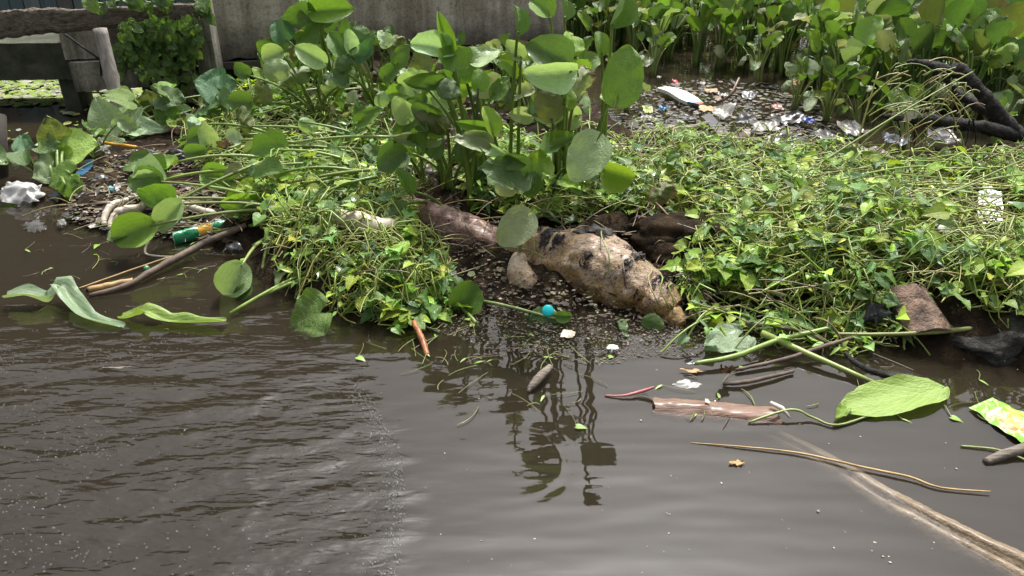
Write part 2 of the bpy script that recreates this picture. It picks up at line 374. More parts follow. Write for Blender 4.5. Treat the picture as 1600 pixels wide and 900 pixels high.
Z += near * 0.0022 * np.exp(-((GX - lx - .02 * np.sin(GY * 23)) / 0.02) ** 2) * (GY < 2.25) * (GY > 1.6)
cx, cy = gp(800, 720)[:2]
rr = np.hypot(GX - cx, (GY - cy)); Z += near * 0.00045 * np.sin(rr * 95) * np.exp(-((rr - 0.17) / 0.035) ** 2) * (GX > cx - 0.02)
mb = MB(); ny, nx = GX.shape
Vv = np.stack([GX.ravel(), GY.ravel(), Z.ravel()], 1)
me = bpy.data.meshes.new('water')
idx = np.arange(nx * ny).reshape(ny, nx)
q = np.stack([idx[:-1, :-1], idx[:-1, 1:], idx[1:, 1:], idx[1:, :-1]], -1).reshape(-1, 4)
ring = np.concatenate([idx[0, :], idx[1:, -1], idx[-1, -2::-1], idx[-2:0:-1, 0]])
low = Vv[ring].copy(); low[:, 2] = -0.6; nv0 = len(Vv); k = len(ring)
side = [(int(ring[(i + 1) % k]), int(ring[i]), nv0 + i, nv0 + (i + 1) % k) for i in range(k)]
me.from_pydata(np.vstack([Vv, low]).tolist(), [], q.tolist() + side + [tuple(range(nv0 + k - 1, nv0 - 1, -1))])
ra = me.attributes.new('ripple', 'FLOAT', 'POINT'); ra.data.foreach_set('value', np.concatenate([(rip * near).ravel(), np.zeros(k)]).astype(np.float32))
me.polygons.foreach_set('use_smooth', np.concatenate([np.ones(len(q), bool), np.zeros(len(side) + 1, bool)]))
N = NT('murky_water'); tc = N.n('TexCoord').outputs['Object']
at_ = N.n('Attribute', attribute_name='ripple').outputs['Fac']
mp = N.n('Mapping', {'Vector': tc, 'Rotation': (0, 0, -0.25), 'Scale': (8, 25, 1)})
mp2 = N.n('Mapping', {'Vector': tc, 'Rotation': (0, 0, 0.15), 'Scale': (28, 75, 1)})
h1 = N.math('ADD', N.math('MULTIPLY', N.noise(1.0, mp, 2, 0.45, 0.5), 0.0070), N.math('MULTIPLY', N.noise(1.0, mp2, 1, 0.5), 0.0014))
calm = N.math('MULTIPLY', N.noise(1.0, N.n('Mapping', {'Vector': tc, 'Scale': (6, 20, 1)}), 0), 0.0014)
hh = N.math('ADD', N.math('MULTIPLY', h1, at_), calm)
bp = N.n('Bump', {'Height': hh, 'Strength': 1.0, 'Distance': 1.0})
fr = N.n('Fresnel', {'IOR': 1.44, 'Normal': bp})
fac = N.math('MULTIPLY', fr, N.math('SUBTRACT', 1.0, N.n('NewGeometry').outputs['Backfacing']))
gl = N.n('BsdfGlossy', {'Color': (1, 1, 1), 'Roughness': N.n('MapRange', {'Value': N.noise(2.2, tc, 5, .65), 'From Min': .48, 'From Max': .75, 'To Min': 0.0, 'To Max': 0.10}).outputs[0], 'Normal': bp})
me.materials.append(N.done(N.n('MixShader', {0: fac, 1: N.n('BsdfTransparent'), 2: gl}),
                           N.n('VolumePrincipled', {'Color': (0.122, 0.098, 0.066), 'Density': 20.0, 'Anisotropy': 0.2})))
struct(link('water', me))

# ------------------------------------------------------------------ the bank of mud and rotting matter
bx = np.arange(-3.6, 5.2, 0.035); by = np.arange(2.2, 8.6, 0.035); BX, BY = np.meshgrid(bx, by)
BZ = mound_base(BX, BY); inside = BZ > -0.25
rough_ = np.zeros(BX.shape); rough_[inside] = nzf(BX[inside], BY[inside], 4, 4, 3.0) * 0.09 + nzf(BX[inside], BY[inside], 17, 17, 9.0) * 0.03
BZ = BZ + rough_ * np.clip(BZ / 0.05 + 0.35, 0.15, 1)
ny, nx = BX.shape; idx = np.arange(nx * ny).reshape(ny, nx)
q = np.stack([idx[:-1, :-1], idx[:-1, 1:], idx[1:, 1:], idx[1:, :-1]], -1).reshape(-1, 4)
q = q[inside.ravel()[q].any(1)]
use = np.unique(q); remap = np.zeros(nx * ny, int); remap[use] = np.arange(len(use))
me = bpy.data.meshes.new('mud_bank'); me.from_pydata(np.stack([BX.ravel(), BY.ravel(), BZ.ravel()], 1)[use].tolist(), [], remap[q].tolist())
me.polygons.foreach_set('use_smooth', np.ones(len(me.polygons), bool)); me.materials.append(M['mud'])
struct(link('mud_bank', me))
mbd = MB(); mbd.box((0, 5, -0.75), (130, 130, 0.2)); struct(link('river_bed', mbd.mesh('river_bed', M['mud'])))

# ================================================================== buildings behind
def slab(pts_bottom_front, thick, z0, z1, nu=40, nv=16, amp=0.008, jag=0.0):
    """wall between two ground points with an uneven surface and ragged lower edge"""
    a, b = [Vector((p.x, p.y, 0)) for p in pts_bottom_front]; d = b - a; nrm = Vector((d.y, -d.x, 0)).normalized(); m = MB()
    def fr_(u, v):
        zb = z0 + jag * (nz(u * 9, 3.1) + 0.5 * nz(u * 31, 1.1)) * (1 - v)
        return a + d * u + Vector((0, 0, zb + (z1 - zb) * v)) + nrm * (amp * nz(u * 14, v * 9))
    m.grid(fr_, nu, nv); m.grid(lambda u, v: fr_(u, 0) - nrm * (thick * (1 - v)), nu, 1); m.grid(lambda u, v: fr_(u, 1) - nrm * thick * v, nu, 1)
    m.grid(lambda u, v: fr_(1 - u, v) - nrm * thick, nu, nv)
    m.grid(lambda u, v: fr_(1, v) - nrm * (thick * u), 2, nv); m.grid(lambda u, v: fr_(0, v) - nrm * (thick * (1 - u)), 2, nv)
    return m
wa, wb = gp(322, 96, 0.23), gp(880, 61, 0.23)
t = thing('concrete_wall', 'long stained grey concrete wall with a dark hollow beneath it', 'wall', (wa.x, wa.y, 0.2))
wf = part('wall_face', slab((wa, wb), 0.22, 0.23, 1.25, 90, 20, 0.01, 0.05), M['concrete'], t)
m = MB(); dwn = (wb - wa).normalized(); nr = Vector((dwn.y, -dwn.x, 0))
m.grid(lambda u, v: wa + dwn * (0.02 + 0.75 * u) + nr * (0.012 + 0.05 * v) + Vector((0, 0, -0.01 + 0.008 * nz(u * 20, v))), 20, 2)
m.grid(lambda u, v: wa + dwn * (0.02 + 0.75 * u) + nr * 0.062 + Vector((0, 0, -0.01 + 0.008 * nz(u * 20, 1) - (0.05 + 0.02 * nz(u * 9, 7)) * v)), 20, 2)
part('ledge', m, M['concrete'], wf)
ia, ib = wa - nr * .55, wb - nr * .55
part('added_dark_backing', slab((ia, ib), .12, -.3, .9, 20, 6, .01), M['moss'], t)  # dark backing added so the gap under the wall stays black
m = MB(); m.grid(lambda u, v: (wa - nr * .2).lerp(wb - nr * .2, u) - nr * (.37 * v) + Vector((0, 0, .62)), 10, 2); m.grid(lambda u, v: (wa - nr * .2).lerp(wb - nr * .2, 1 - u) - nr * (.37 * v) + Vector((0, 0, .68)), 10, 2); part('added_light_block', m, M['moss'], t)  # unseen cover added to keep light out of the gap
for f_ in (0.04, 0.35, 0.66, 0.95):
    p = wa + (wb - wa) * f_ - nr * 0.3; m = MB(); m.box((p.x, p.y, 0.0), (0.22, 0.22, 0.5)); part('foundation_pier', m, M['moss'], t, False)
# house of boards further back on the left
t = thing('board_house', 'house wall of weathered teal and grey boards above the wooden rail', 'house', (-6, 9.5, 0))
m = MB(); m.box((-6.6, 9.9, 2.15), (9.8, 0.3, 4.5)); hw_ = part('wall', m, plastic('house_wall', (0.16, 0.17, 0.16), 0.9), t, False)
MT = [mottled('teal_board_%s' % k, [(0.3, tuple(q * 0.6 for q in c)), (0.7, c)], 4, 0.85, 0.5, 25, 0.006, stretch=(5, 5, 0.5)) for k, c in zip('abc', ((0.13, 0.19, 0.19), (0.20, 0.24, 0.23), (0.15, 0.145, 0.13)))]
x = -11.4; i = 0
while x < -1.8:
    bw = rng.uniform(0.13, 0.2); m = MB(); m.box((x + bw / 2, 9.735 - rng.uniform(0, 0.015), 2.12 + rng.uniform(-.05, .05)), (bw - 0.012, 0.03, 4.5)); part('board', m, MT[rng.choice((0, 0, 1, 2))], hw_, False); x += bw
m = MB(); m.grid(lambda u, v: Vector((-11.6 + 10.1 * u, 9.2 + 1.6 * v, 4.36 + 0.5 * v + 0.02 * math.sin(u * 300))), 300, 2); part('roof', m, plastic('tin_roof', (0.22, 0.2, 0.18), 0.5), t)
# concrete footbridge on the left
ba, bb = at(-260, 70, 5.75), at(212, 60, 5.9)
t = thing('concrete_bridge', 'mossy concrete footbridge beam on columns over the dark channel', 'bridge', (ba.x, ba.y, 0))
part('beam', slab((Vector((ba.x, ba.y, 0)), Vector((at(104, 60, 5.8).x, 5.8, 0))), 0.5, 0.235, 0.50, 40, 8, 0.012, 0.03), M['moss'], t)
part('end_block', slab((Vector((at(97, 60, 5.72).x, 5.72, 0)), Vector((at(215, 60, 5.85).x, 5.85, 0))), 0.35, 0.17, 0.375, 20, 8, 0.01, 0.02), M['concrete2'], t)
part('upper_block', slab((Vector((at(92, 60, 5.75).x, 5.76, 0)), Vector((at(300, 60, 6.0).x, 6.0, 0))), 0.3, 0.39, 0.63, 20, 8, 0.008, 0.01), M['concrete2'], t)
m = MB(); p = at(113, 160, 5.85); m.box((p.x, p.y + 0.1, 0.0), (0.12, 0.2, 0.62)); part('column', m, M['moss'], t, False)
m = MB(); p = at(-160, 160, 5.85); m.box((p.x, p.y + 0.1, 0.0), (0.14, 0.2, 0.62)); part('column', m, M['moss'], t, False)
part('added_vine_backing', slab((Vector((at(205, 60, 6.02).x, 6.02, 0)), Vector((at(330, 60, 6.25).x, 6.25, 0))), 0.3, -0.1, 0.62, 20, 10, 0.01, 0.02), M['moss'], t)  # wall added as a dark backing behind the climbing vine
p0 = at(318, 60, 6.1); m = MB(); m.box((p0.x, 6.15, 0.5), (0.14, 0.14, 1.1)); part('corner_post', m, M['concrete2'], t, False)
# rail
r0, r1 = at(-60, 42, 5.25), at(315, 17, 5.95)
t = thing('wooden_rail', 'rotten weathered grey plank rail above the footbridge', 'rail', (r0.x, r0.y, r0.z))
d = (r1 - r0); sdv = Vector((d.y, -d.x, 0)).normalized(); m = MB()
def railp(u, v):
    a = v * 2 * math.pi; hw = (0.088 - 0.042 * u) * (1 + 0.18 * nz(u * 8, 5.2)); c_ = r0 + d * u + Vector((0, 0, 0.012 * nz(u * 5, 2)))
    cz, cy_ = math.cos(a), math.sin(a); sq = max(abs(cz), abs(cy_)); rgh = 1 + 0.16 * nz(u * 22, cz * 1.7, cy_ * 1.7) + 0.1 * nz(u * 60, cz * 3, cy_ * 3)
    return c_ + Vector((0, 0, 1)) * (cz / sq * hw * rgh) + sdv * (cy_ / sq * 0.04 * rgh)
m.grid(railp, 160, 24); m.grid(lambda u, v: railp(0, u) * v + r0 * (1 - v), 24, 1); m.grid(lambda u, v: railp(1, 1 - u) * v + r1 * (1 - v), 24, 1)
part('plank', m, M['rottenwood'], t)
m = MB(); a, b = at(156, 45, 5.33), at(192, 195, 5.15)
pts = [a + (b - a) * (i / 14) for i in range(15)]; m.tube(pts, [0.043 + 0.004 * nz(i * .7, 3) + (0.006 if i == 7 else 0) for i in range(15)], 12)
solo('wooden_post', m, M['postwood'], 'leaning grey round wooden post propping the plank rail', 'post')
m = MB(); m.tube([at(291, 30, 5.95), at(294, 80, 5.9), at(298, 160, 5.8)], 0.022, 8); solo('wooden_post', m, M['oldwood'], 'thin grey wooden post grown over by climbing vine', 'post')
m = MB(); m.tube([at(101, 53, 5.62), at(152, 90, 5.55), at(157, 92, 5.55), at(158, 118, 5.56)], 0.008, 6); solo('iron_rod', m, M['char'], 'thin dark bent rod slanting down in front of the concrete', 'rod')
m = MB(); a, b = at(-8, 180, 4.6), gp(-4, 290, -0.05); m.tube([a, a * .5 + b * .5, b], 0.06, 10); solo('dark_post', m, M['darkpost'], 'dark wet post standing in the water at the left edge', 'post')

# ================================================================== leaves
def half_w(t, tm=0.42, a=2.2, b=2.0, pa=0.5, pb=0.62):
    if t < tm: return max(0.0, 1 - ((tm - t) / tm) ** a) ** pa
    return max(0.0, 1 - ((t - tm) / (1 - tm)) ** b) ** pb
def blade(name, mat_, nu=8, nv=14, cup=0.0, fold=0.0, curl=0.0, wave=0.0, twist=0.0, seed=0.0, tm=0.42, cord=0.06, pb=0.62, side=0.0, pa=0.5, tear=None):
    m = MB()
    def fn(u, v):
        s_ = (u - 0.5) * 2; t_ = 0.5 - 0.5 * math.cos(math.pi * v)
        t_ = 0.35 * v + 0.65 * t_; hw = 0.5 * half_w(t_, tm, pb=pb, pa=pa)
        hw *= 1 + 0.07 * nz(t_ * 4 + seed, s_ * .8, seed) + (0.10 * nz(t_ * 13 + seed, 2.0 if s_ > 0 else 5.0) if abs(s_) > .7 else 0)
        if tear:
            for t0, sg in tear:
                if s_ * sg > .2: hw *= 1 - .5 * math.exp(-((t_ - t0) / .035) ** 2)
        if v in (0, 1): hw = 0.03
        x_ = s_ * hw; y_ = t_ - cord * abs(s_) ** 1.5 * (1 - t_) ** 2 * 2
        z_ = cup * (s_ * hw * 2) ** 2 + fold * abs(x_) * 2 + curl * (t_ ** 2) + side * x_ * t_ + wave * abs(s_) ** 2 * nz(t_ * 3.1 + seed, s_ * 1.3 + seed) + 0.35 * wave * nz(t_ * 7 + seed, s_ * 3, seed)
        if curl: y_ -= abs(curl) * 0.35 * t_ ** 3
        ca, sa = math.cos(twist * t_), math.sin(twist * t_)
        return Vector((x_ * ca - z_ * sa, y_, x_ * sa + z_ * ca))
    m.grid(fn, nu, nv); return m.mesh(name, mat_)
HB = [blade('blade_a', M['leaf'], cup=0.42, curl=-0.18, wave=0.09, seed=1, tm=.36),
      blade('blade_b', M['leaf'], fold=0.34, curl=-0.22, wave=0.09, seed=2.3, tm=.34, pb=.75),
      blade('blade_c', M['leaf'], cup=-0.22, curl=-0.40, wave=0.12, seed=3.7, tm=.4, tear=[(.6, 1)], nv=22),
      blade('blade_d', M['leaf'], cup=0.20, wave=0.24, twist=0.5, seed=5.1, side=0.2, tm=.36, pb=.7),
      blade('blade_e', M['leaf'], cup=0.18, curl=-0.10, wave=0.10, seed=6.2, tm=0.33, pb=.72, cord=.12),
      blade('blade_f', M['leaf'], fold=-0.45, curl=-0.55, wave=0.34, twist=0.8, seed=7.4, tear=[(.3, 1), (.55, -1), (.8, 1)], nv=24),
      blade('blade_g', M['leaf'], cup=0.75, curl=0.15, wave=0.10, seed=8.8, tm=.38),
      blade('blade_h', M['leaf'], cup=0.30, curl=-0.28, wave=0.18, twist=-0.45, seed=9.6, side=-0.2, tm=.35, pb=.7, tear=[(.45, -1), (.78, 1)], nv=24)]
VAR = dict(zip('abcdefgh', HB))
def sagit(name, mat_, lobe=0.35, wid=0.5, fold=0.1, wave=0.08, curl=-0.1, seed=0.0, notch=1.0):
    """arrow or heart shaped blade: petiole joins at the origin, two lobes behind it"""
    m = MB(); nu, nv = 10, 14
    def fn(u, v):
        s_ = (u - 0.5) * 2; y0 = -lobe * notch * min(1, abs(s_) * 2.2) ** 1.2; yy = y0 + (1 - y0) * v if abs(s_) > 0 else v
        pr = max(0., math.sin(math.pi * min(1, (v + .03) / 1.03) ** .62)) ** .72 + 0.015
        x_ = s_ * wid * pr; yy = yy * (1 - 0.06 * abs(s_))
        z_ = fold * abs(x_) + curl * v * v + wave * abs(s_) * nz(v * 4 + seed, s_ * 1.5 + seed) + 0.3 * wave * nz(v * 9 + seed, s_ * 4)
        return Vector((x_, yy, z_))
    m.grid(fn, nu, nv); return m.mesh(name, mat_)
TB = [sagit('taro_a', M['taro'], seed=1.2), sagit('taro_b', M['taro'], 0.3, 0.5, 0.35, 0.2, -0.3, 4.4), sagit('taro_c', M['taro'], 0.28, 0.52, 0.05, 0.22, 0.1, 8.3)]
VL = [sagit('vine_a', M['vleaf'], 0.25, 0.48, 0.25, 0.12, -0.2, 2.0), sagit('vine_b', M['vleaf'], 0.2, 0.42, 0.4, 0.2, -0.1, 3.0), sagit('vine_c', M['vleaf'], 0.3, 0.5, 0.1, 0.16, -0.35, 5.0)]

G = dict(fresh=(0.15, 0.25, 0.045), bright=(0.22, 0.34, 0.045), dark=(0.088, 0.15, 0.048), mid=(0.11, 0.19, 0.045), pale=(0.27, 0.35, 0.185), mint=(0.32, 0.42, 0.27), grey=(0.28, 0.315, 0.195),  # mint and pale carry some of the sky's sheen in the leaf colour
         olive=(0.13, 0.15, 0.05), brown=(0.13, 0.085, 0.05), yellow=(0.36, 0.34, 0.04), lime=(0.30, 0.42, 0.10), blue=(0.08, 0.17, 0.085))
def frame(base, tip, roll=0.0, width=None, face=None):
    """matrix with Y along base->tip, Z as near to the viewer side as possible, then rolled"""
    y = tip - base; L = y.length; y = y / L
    n = (face if face is not None else (CP - base).normalized()); n = (n - y * n.dot(y)).normalized(); x = y.cross(n)
    M3 = Matrix((x, y, n)).transposed(); M3 = Matrix.Rotation(roll, 3, y) @ M3
    Wd = width if width else L
    return Matrix.Translation(base) @ (M3 @ Matrix.Diagonal((Wd, L, L))).to_4x4()
def put(name, mesh, mat4, parent, color, brown=0.0):
    o = link(name, mesh, parent); color = [q_ * 1.22 for q_ in color]; mm = mat4.copy(); mm.translation = mm.translation - (wloc(parent) if parent else Vector((0, 0, 0))); o.matrix_local = mm
    o.color = (*color, brown); return o
def stalk(p0, p2, r0, r1, parent, color, sag=0.25, name='petiole', n=9, lean=None, mat_=None):
    mid = (p0 + p2) * 0.5 + (lean if lean is not None else Vector((0, 0, sag * (p2 - p0).length)))
    pts = bez(p0, mid, p2, n); m = MB(); m.tube(pts, [r0 + (r1 - r0) * i / (n - 1) for i in range(n)], 7)
    o = part(name, m, mat_ or M['stalk'], parent); o.color = (*color, 0); return o
STG = (0.17, 0.27, 0.05); STL = (0.30, 0.38, 0.12); STD = (0.07, 0.14, 0.03); STB = (0.17, 0.10, 0.05)

def hero_plant(root, leaves, label, group=None, name='water_hyacinth', meshes=None, bulb=True):
    """root: photo position on the bank; leaves: (base, tip, width px, Y at base, dY to tip, variant, colour, roll deg, withering, stalk colour)"""
    rp = root if isinstance(root, Vector) else gm(*root); t = thing(name, label, 'plant', rp, group)
    for lf in leaves:
        b_, tp, wpx, Y, dY, va, co, ro, br = lf[:9]; sc_ = lf[9] if len(lf) > 9 else STG
        B = at(*b_, Y); T = at(*tp, Y + dY); wd = wpx / ppm(B)
        me_ = VAR[va] if isinstance(va, str) else va
        put('leaf', me_, frame(B, T, RAD(ro), wd), t, [q_ * (1.35 if co in ('mint', 'pale', 'grey') else 1.12) for q_ in jit(G[co], 0.1)], br)  # pale tones raised in colour to make up for unlit facing sides
        if sc_ is not None:
            off = Vector((rng.uniform(-.04, .04), rng.uniform(-.04, .04), -0.02)); P0 = rp + off
            hv = (B - P0); ln = Vector((-hv.x * 0.28, -hv.y * 0.28, hv.length * 0.12))
            stalk(P0, B + (T - B).normalized() * 0.004, 0.0105, 0.0055, t, jit(sc_, 0.12), lean=ln)
    return t

# --- tall cluster in the middle, rooted just behind the trunk
hero_plant((930, 300), [((966, 150), (985, 66), 66, 2.97, 0.05, 'e', 'fresh', 12, 0.1), ((952, 157), (955, 125), 30, 3.0, 0.05, 'd', 'bright', -20, 0),
    ((956, 38), (972, -14), 34, 3.0, 0.04, 'g', 'mid', 35, 0.05, STL), ((940, 84), (934, 44), 24, 3.15, 0.04, 'a', 'fresh', 15, 0)],
    'tallest water hyacinth in the middle cluster, with one large heart shaped leaf')
hero_plant((870, 300), [((893, 111), (817, 118), 50, 2.95, -0.06, 'a', 'mint', -18, 0), ((886, 96), (818, 66), 56, 3.05, 0.0, 'b', 'dark', 12, 0.25),
    ((893, 84), (893, 42), 38, 3.1, 0.04, 'h', 'bright', 15, 0), ((860, 24), (826, -6), 38, 3.15, 0.05, 'b', 'fresh', 20, 0.1, STL), ((882, 28), (881, -8), 22, 3.2, 0.03, 'a', 'mid', 55, 0, STL),
    ((862, 187), (860, 133), 50, 3.0, -0.02, 'c', 'olive', 10, 0.42, STB), ((886, 170), (886, 128), 20, 3.05, 0.05, 'b', 'bright', 30, 0), ((900, 154), (912, 108), 36, 3.1, -0.04, 'f', 'grey', 10, 0.62, STB)],
    'water hyacinth with a broad pale mint leaf and a browning leaf below it')
hero_plant((905, 318), [((931, 222), (893, 284), 66, 2.92, -0.08, 'e', 'pale', 0, 0.12)], 'water hyacinth with one pale rounded leaf hanging over the trunk')
hero_plant((800, 320), [((809, 51), (808, 2), 22, 3.2, 0.05, 'a', 'mid', 35, 0.1), ((824, 270), (756, 262), 54, 3.0, -0.1, 'h', 'dark', -14, 0.15), ((770, 208), (757, 160), 30, 3.25, 0.05, 'b', 'bright', 20, 0.1),
    ((815, 90), (792, 62), 26, 3.3, 0.0, 'd', 'pale', 15, 0), ((790, 245), (820, 262), 26, 3.0, -.05, 'b', 'mid', 30, 0)],
    'water hyacinth with a dark drooping leaf left of the pale hanging leaf')
hero_plant((735, 320), [((700, 79), (685, 14), 24, 3.5, 0.0, 'b', 'bright', 10, 0), ((706, 82), (632, 62), 40, 3.5, 0.05, 'b', 'mint', 15, 0), ((712, 108), (712, 72), 54, 3.45, 0.06, 'g', 'fresh', 0, 0.05),
    ((690, 130), (630, 126), 26, 3.5, -0.05, 'd', 'mid', 10, 0.1), ((702, 152), (700, 112), 40, 3.4, 0.05, 'c', 'dark', 10, 0.2), ((747, 140), (748, 104), 30, 3.4, 0.03, 'a', 'fresh', 15, 0.2, STD), ((768, 150), (795, 120), 26, 3.45, 0.03, 'd', 'mid', 15, 0.2)],
    'water hyacinth with a narrow upright leaf rising against the concrete wall')
hero_plant((700, 300), [((700, 200), (650, 182), 36, 3.45, -0.08, 'c', 'olive', 0, 0.35), ((680, 214), (610, 212), 32, 3.5, -0.1, 'd', 'grey', -10, 0.3), ((766, 200), (710, 192), 24, 3.4, -0.05, 'b', 'fresh', -10, 0.2), ((768, 226), (712, 214), 34, 3.35, -0.1, 'h', 'grey', 0, 0.35),
    ((640, 165), (672, 140), 30, 3.6, 0.0, 'h', 'dark', 10, 0.15), ((640, 143), (602, 144), 18, 3.7, 0.0, 'd', 'bright', 10, 0)],
    'water hyacinth with greyish leaves drooping forward at the left of the middle cluster')
hero_plant((655, 300), [((633, 240), (586, 262), 48, 3.55, -0.05, 'a', 'dark', 10, 0.1), ((648, 128), (626, 104), 28, 3.7, 0.0, 'h', 'pale', 10, 0.1)], 'water hyacinth with a dark oval leaf over the left creeper mat')
hero_plant((690, 330), [((612, 325), (642, 358), 46, 3.25, -0.05, 'h', 'dark', -15, 0.15), ((640, 300), (620, 258), 24, 3.4, 0.03, 'b', 'fresh', 20, 0.05)], 'water hyacinth with a dark glossy leaf lying against the reddish limb')
r6 = random.Random(12)
for root, box, nn, lb in [((760, 300), (610, 770, 90, 180, 3.5, 3.9), 11, 'dense water hyacinth filling the middle cluster behind the narrow upright leaf'), ((700, 290), (590, 740, 170, 250, 3.45, 3.7), 9, 'low water hyacinth with overlapping leaves at the left of the middle cluster'), ((860, 310), (760, 950, 225, 300, 3.15, 3.4), 10, 'low water hyacinth around the foot of the tallest stalks'), ((900, 290), (800, 960, 130, 215, 3.3, 3.6), 8, 'water hyacinth with small overlapping leaves inside the tall cluster')]:
    lv = []
    for _ in range(nn):
        x, y = r6.uniform(box[0], box[1]), r6.uniform(box[2], box[3]); a = r6.uniform(0, 6.28); L = r6.uniform(30, 58); lv.append(((x, y), (x + L * math.cos(a), y + L * math.sin(a) * .75), r6.uniform(.6, .95) * L, r6.uniform(box[4], box[5]), r6.uniform(-.08, .06), r6.choice('abcdegh'), r6.choice(('fresh', 'mid', 'bright', 'pale', 'mint', 'mid', 'grey')), r6.uniform(-30, 30), r6.choice((0, .1, .25, .4)), r6.choice((STG, STL, STD, None, None))))
    hero_plant(root, lv, lb)
hero_plant((815, 400), [((822, 340), (778, 384), 56, 2.86, -0.05, 'e', 'grey', 0, 0.15, STL)], 'pale greyish hyacinth leaf resting on the trunk where its limb begins', name='fallen_leaf')
hero_plant((1085, 400), [((1024, 318), (1044, 280), 36, 3.3, 0.0, 'f', 'olive', 10, 0.68, STB)], 'withered brown hyacinth leaf standing over the mud behind the trunk', name='withered_leaf')
hero_plant((760, 500), [((716, 480), (740, 436), 54, 2.83, 0.05, 'g', 'mid', 10, 0.38), ((580, 445), (606, 484), 20, 2.9, -.03, 'b', 'mid', 20, 0.15, None)], 'green hyacinth leaf with a brown lower half at the waterline left of the trunk', name='fallen_leaf')
hero_plant((700, 470), [((868, 498), (806, 516), 50, 2.72, -0.02, 'c', 'dark', 0, 0.12, STL), ((868, 492), (898, 496), 20, 2.72, 0.02, 'b', 'mid', 10, 0.35, None)], 'dark green hyacinth leaf floating beside the turquoise bottle cap', name='floating_leaf')
hero_plant((640, 470), [((632, 480), (660, 502), 44, 2.78, -.03, 'h', 'mid', 0, 0.1), ((655, 460), (640, 430), 26, 2.95, 0.02, 'd', 'mint', 10, 0.1), ((620, 505), (612, 478), 24, 2.75, 0, 'f', 'grey', 0, 0.2, None)], 'small hyacinth with a broad wet leaf dipping into the water below the creeper')
hero_plant((560, 395), [((545, 404), (535, 454), 54, 3.05, -0.05, 'c', 'olive', 0, 0.66, STB)], 'brown rotting hyacinth leaf hanging at the front of the left creeper mat', name='withered_leaf')
hero_plant((420, 370), [((378, 415), (345, 466), 54, 2.98, -0.06, 'a', 'pale', 0, 0.25, STL), ((392, 450), (362, 470), 24, 2.95, -.02, 'b', 'dark', 10, 0, None)], 'pale drooping hyacinth leaf over the open water left of the creeper mat')
# --- leaves lying left on long stalks
hero_plant((470, 335), [((250, 284), (192, 282), 48, 3.72, -0.06, 'h', 'mid', -8, 0.12, STL), ((267, 311), (214, 296), 44, 3.55, -0.08, 'd', 'fresh', 5, 0.05, STL), ((282, 318), (236, 366), 40, 3.45, -0.05, 'b', 'pale', 10, 0.05, STL),
    ((236, 352), (166, 374), 54, 3.35, -0.06, 'a', 'fresh', 4, 0.1, STL), ((405, 322), (344, 320), 28, 3.55, -0.02, 'd', 'bright', 20, 0, STL)],
    'fallen water hyacinth whose long stalks stretch left over the bottle to round leaves')
# --- cluster in front of the wall, left of centre
hero_plant((500, 190), [((448, 108), (404, 112), 36, 4.9, -0.05, 'c', 'pale', 0, 0.2, STL), ((440, 82), (404, 92), 32, 5.0, 0, 'a', 'pale', 10, 0.1), ((506, 98), (456, 70), 34, 4.9, 0, 'b', 'pale', 0, 0.05, STL), ((408, 162), (408, 122), 32, 4.8, 0.0, 'h', 'olive', 10, 0.2),
    ((392, 160), (352, 156), 34, 4.75, -.05, 'a', 'mid', 0, 0.15), ((388, 118), (366, 98), 26, 5.0, 0, 'd', 'mid', 0, 0.1), ((440, 130), (482, 100), 30, 5.0, 0, 'f', 'grey', 0, 0.3, STL), ((540, 130), (502, 108), 30, 4.9, 0, 'h', 'dark', 10, 0.15)],
    'water hyacinth with pale drooping leaves at the left below the concrete wall')
hero_plant((585, 180), [((540, 82), (512, 48), 40, 5.0, 0, 'b', 'mid', 10, 0.15, STL), ((548, 82), (545, 45), 22, 4.95, 0, 'd', 'mint', 30, 0, STL), ((534, 52), (542, 26), 18, 5.0, 0, 'b', 'fresh', 20, 0, STL), ((560, 78), (570, 38), 36, 5.05, 0, 'c', 'dark', 10, 0.25, STL), ((552, 88), (590, 60), 30, 5.0, 0, 'h', 'blue', 10, 0.1, STL),
    ((604, 72), (594, 44), 26, 5.1, 0, 'h', 'mint', 10, 0.1), ((612, 82), (622, 50), 28, 5.1, 0, 'f', 'olive', 10, 0.3), ((560, 192), (562, 154), 28, 4.6, 0, 'h', 'dark', 10, 0.3), ((530, 110), (548, 88), 26, 4.9, 0, 'c', 'dark', 0, 0.1)],
    'water hyacinth with a sheaf of parallel stalks leaning left below the wall')
hero_plant((520, 170), [((488, 20), (440, 28), 42, 5.2, -.05, 'd', 'mid', 0, 0.1), ((490, 18), (556, 12), 44, 5.2, 0.0, 'b', 'fresh', -10, 0.05), ((492, 22), (480, -20), 44, 5.25, 0.05, 'b', 'mid', 10, 0.05), ((448, 62), (428, 30), 38, 5.15, 0, 'a', 'blue', 0, 0.1), ((470, 66), (500, 38), 34, 5.1, 0, 'h', 'mid', 0, 0.1), ((500, 30), (540, -8), 40, 5.3, 0, 'd', 'mid', 0, 0.1)],
    'tall water hyacinth with broad leaves spread against the left part of the wall')
hero_plant((640, 190), [((655, 112), (662, 72), 36, 4.6, 0, 'h', 'olive', 0, 0.2), ((620, 100), (640, 70), 30, 4.8, 0, 'd', 'mid', 0, 0.1), ((600, 120), (622, 98), 26, 4.8, 0, 'a', 'mid', 0, 0.1), ((672, 140), (650, 108), 34, 4.4, 0, 'b', 'pale', 0, 0.15), ((590, 150), (610, 165), 28, 4.6, 0, 'c', 'pale', 0, 0.2)],
    'water hyacinth with small mixed leaves between the wall and the middle cluster')
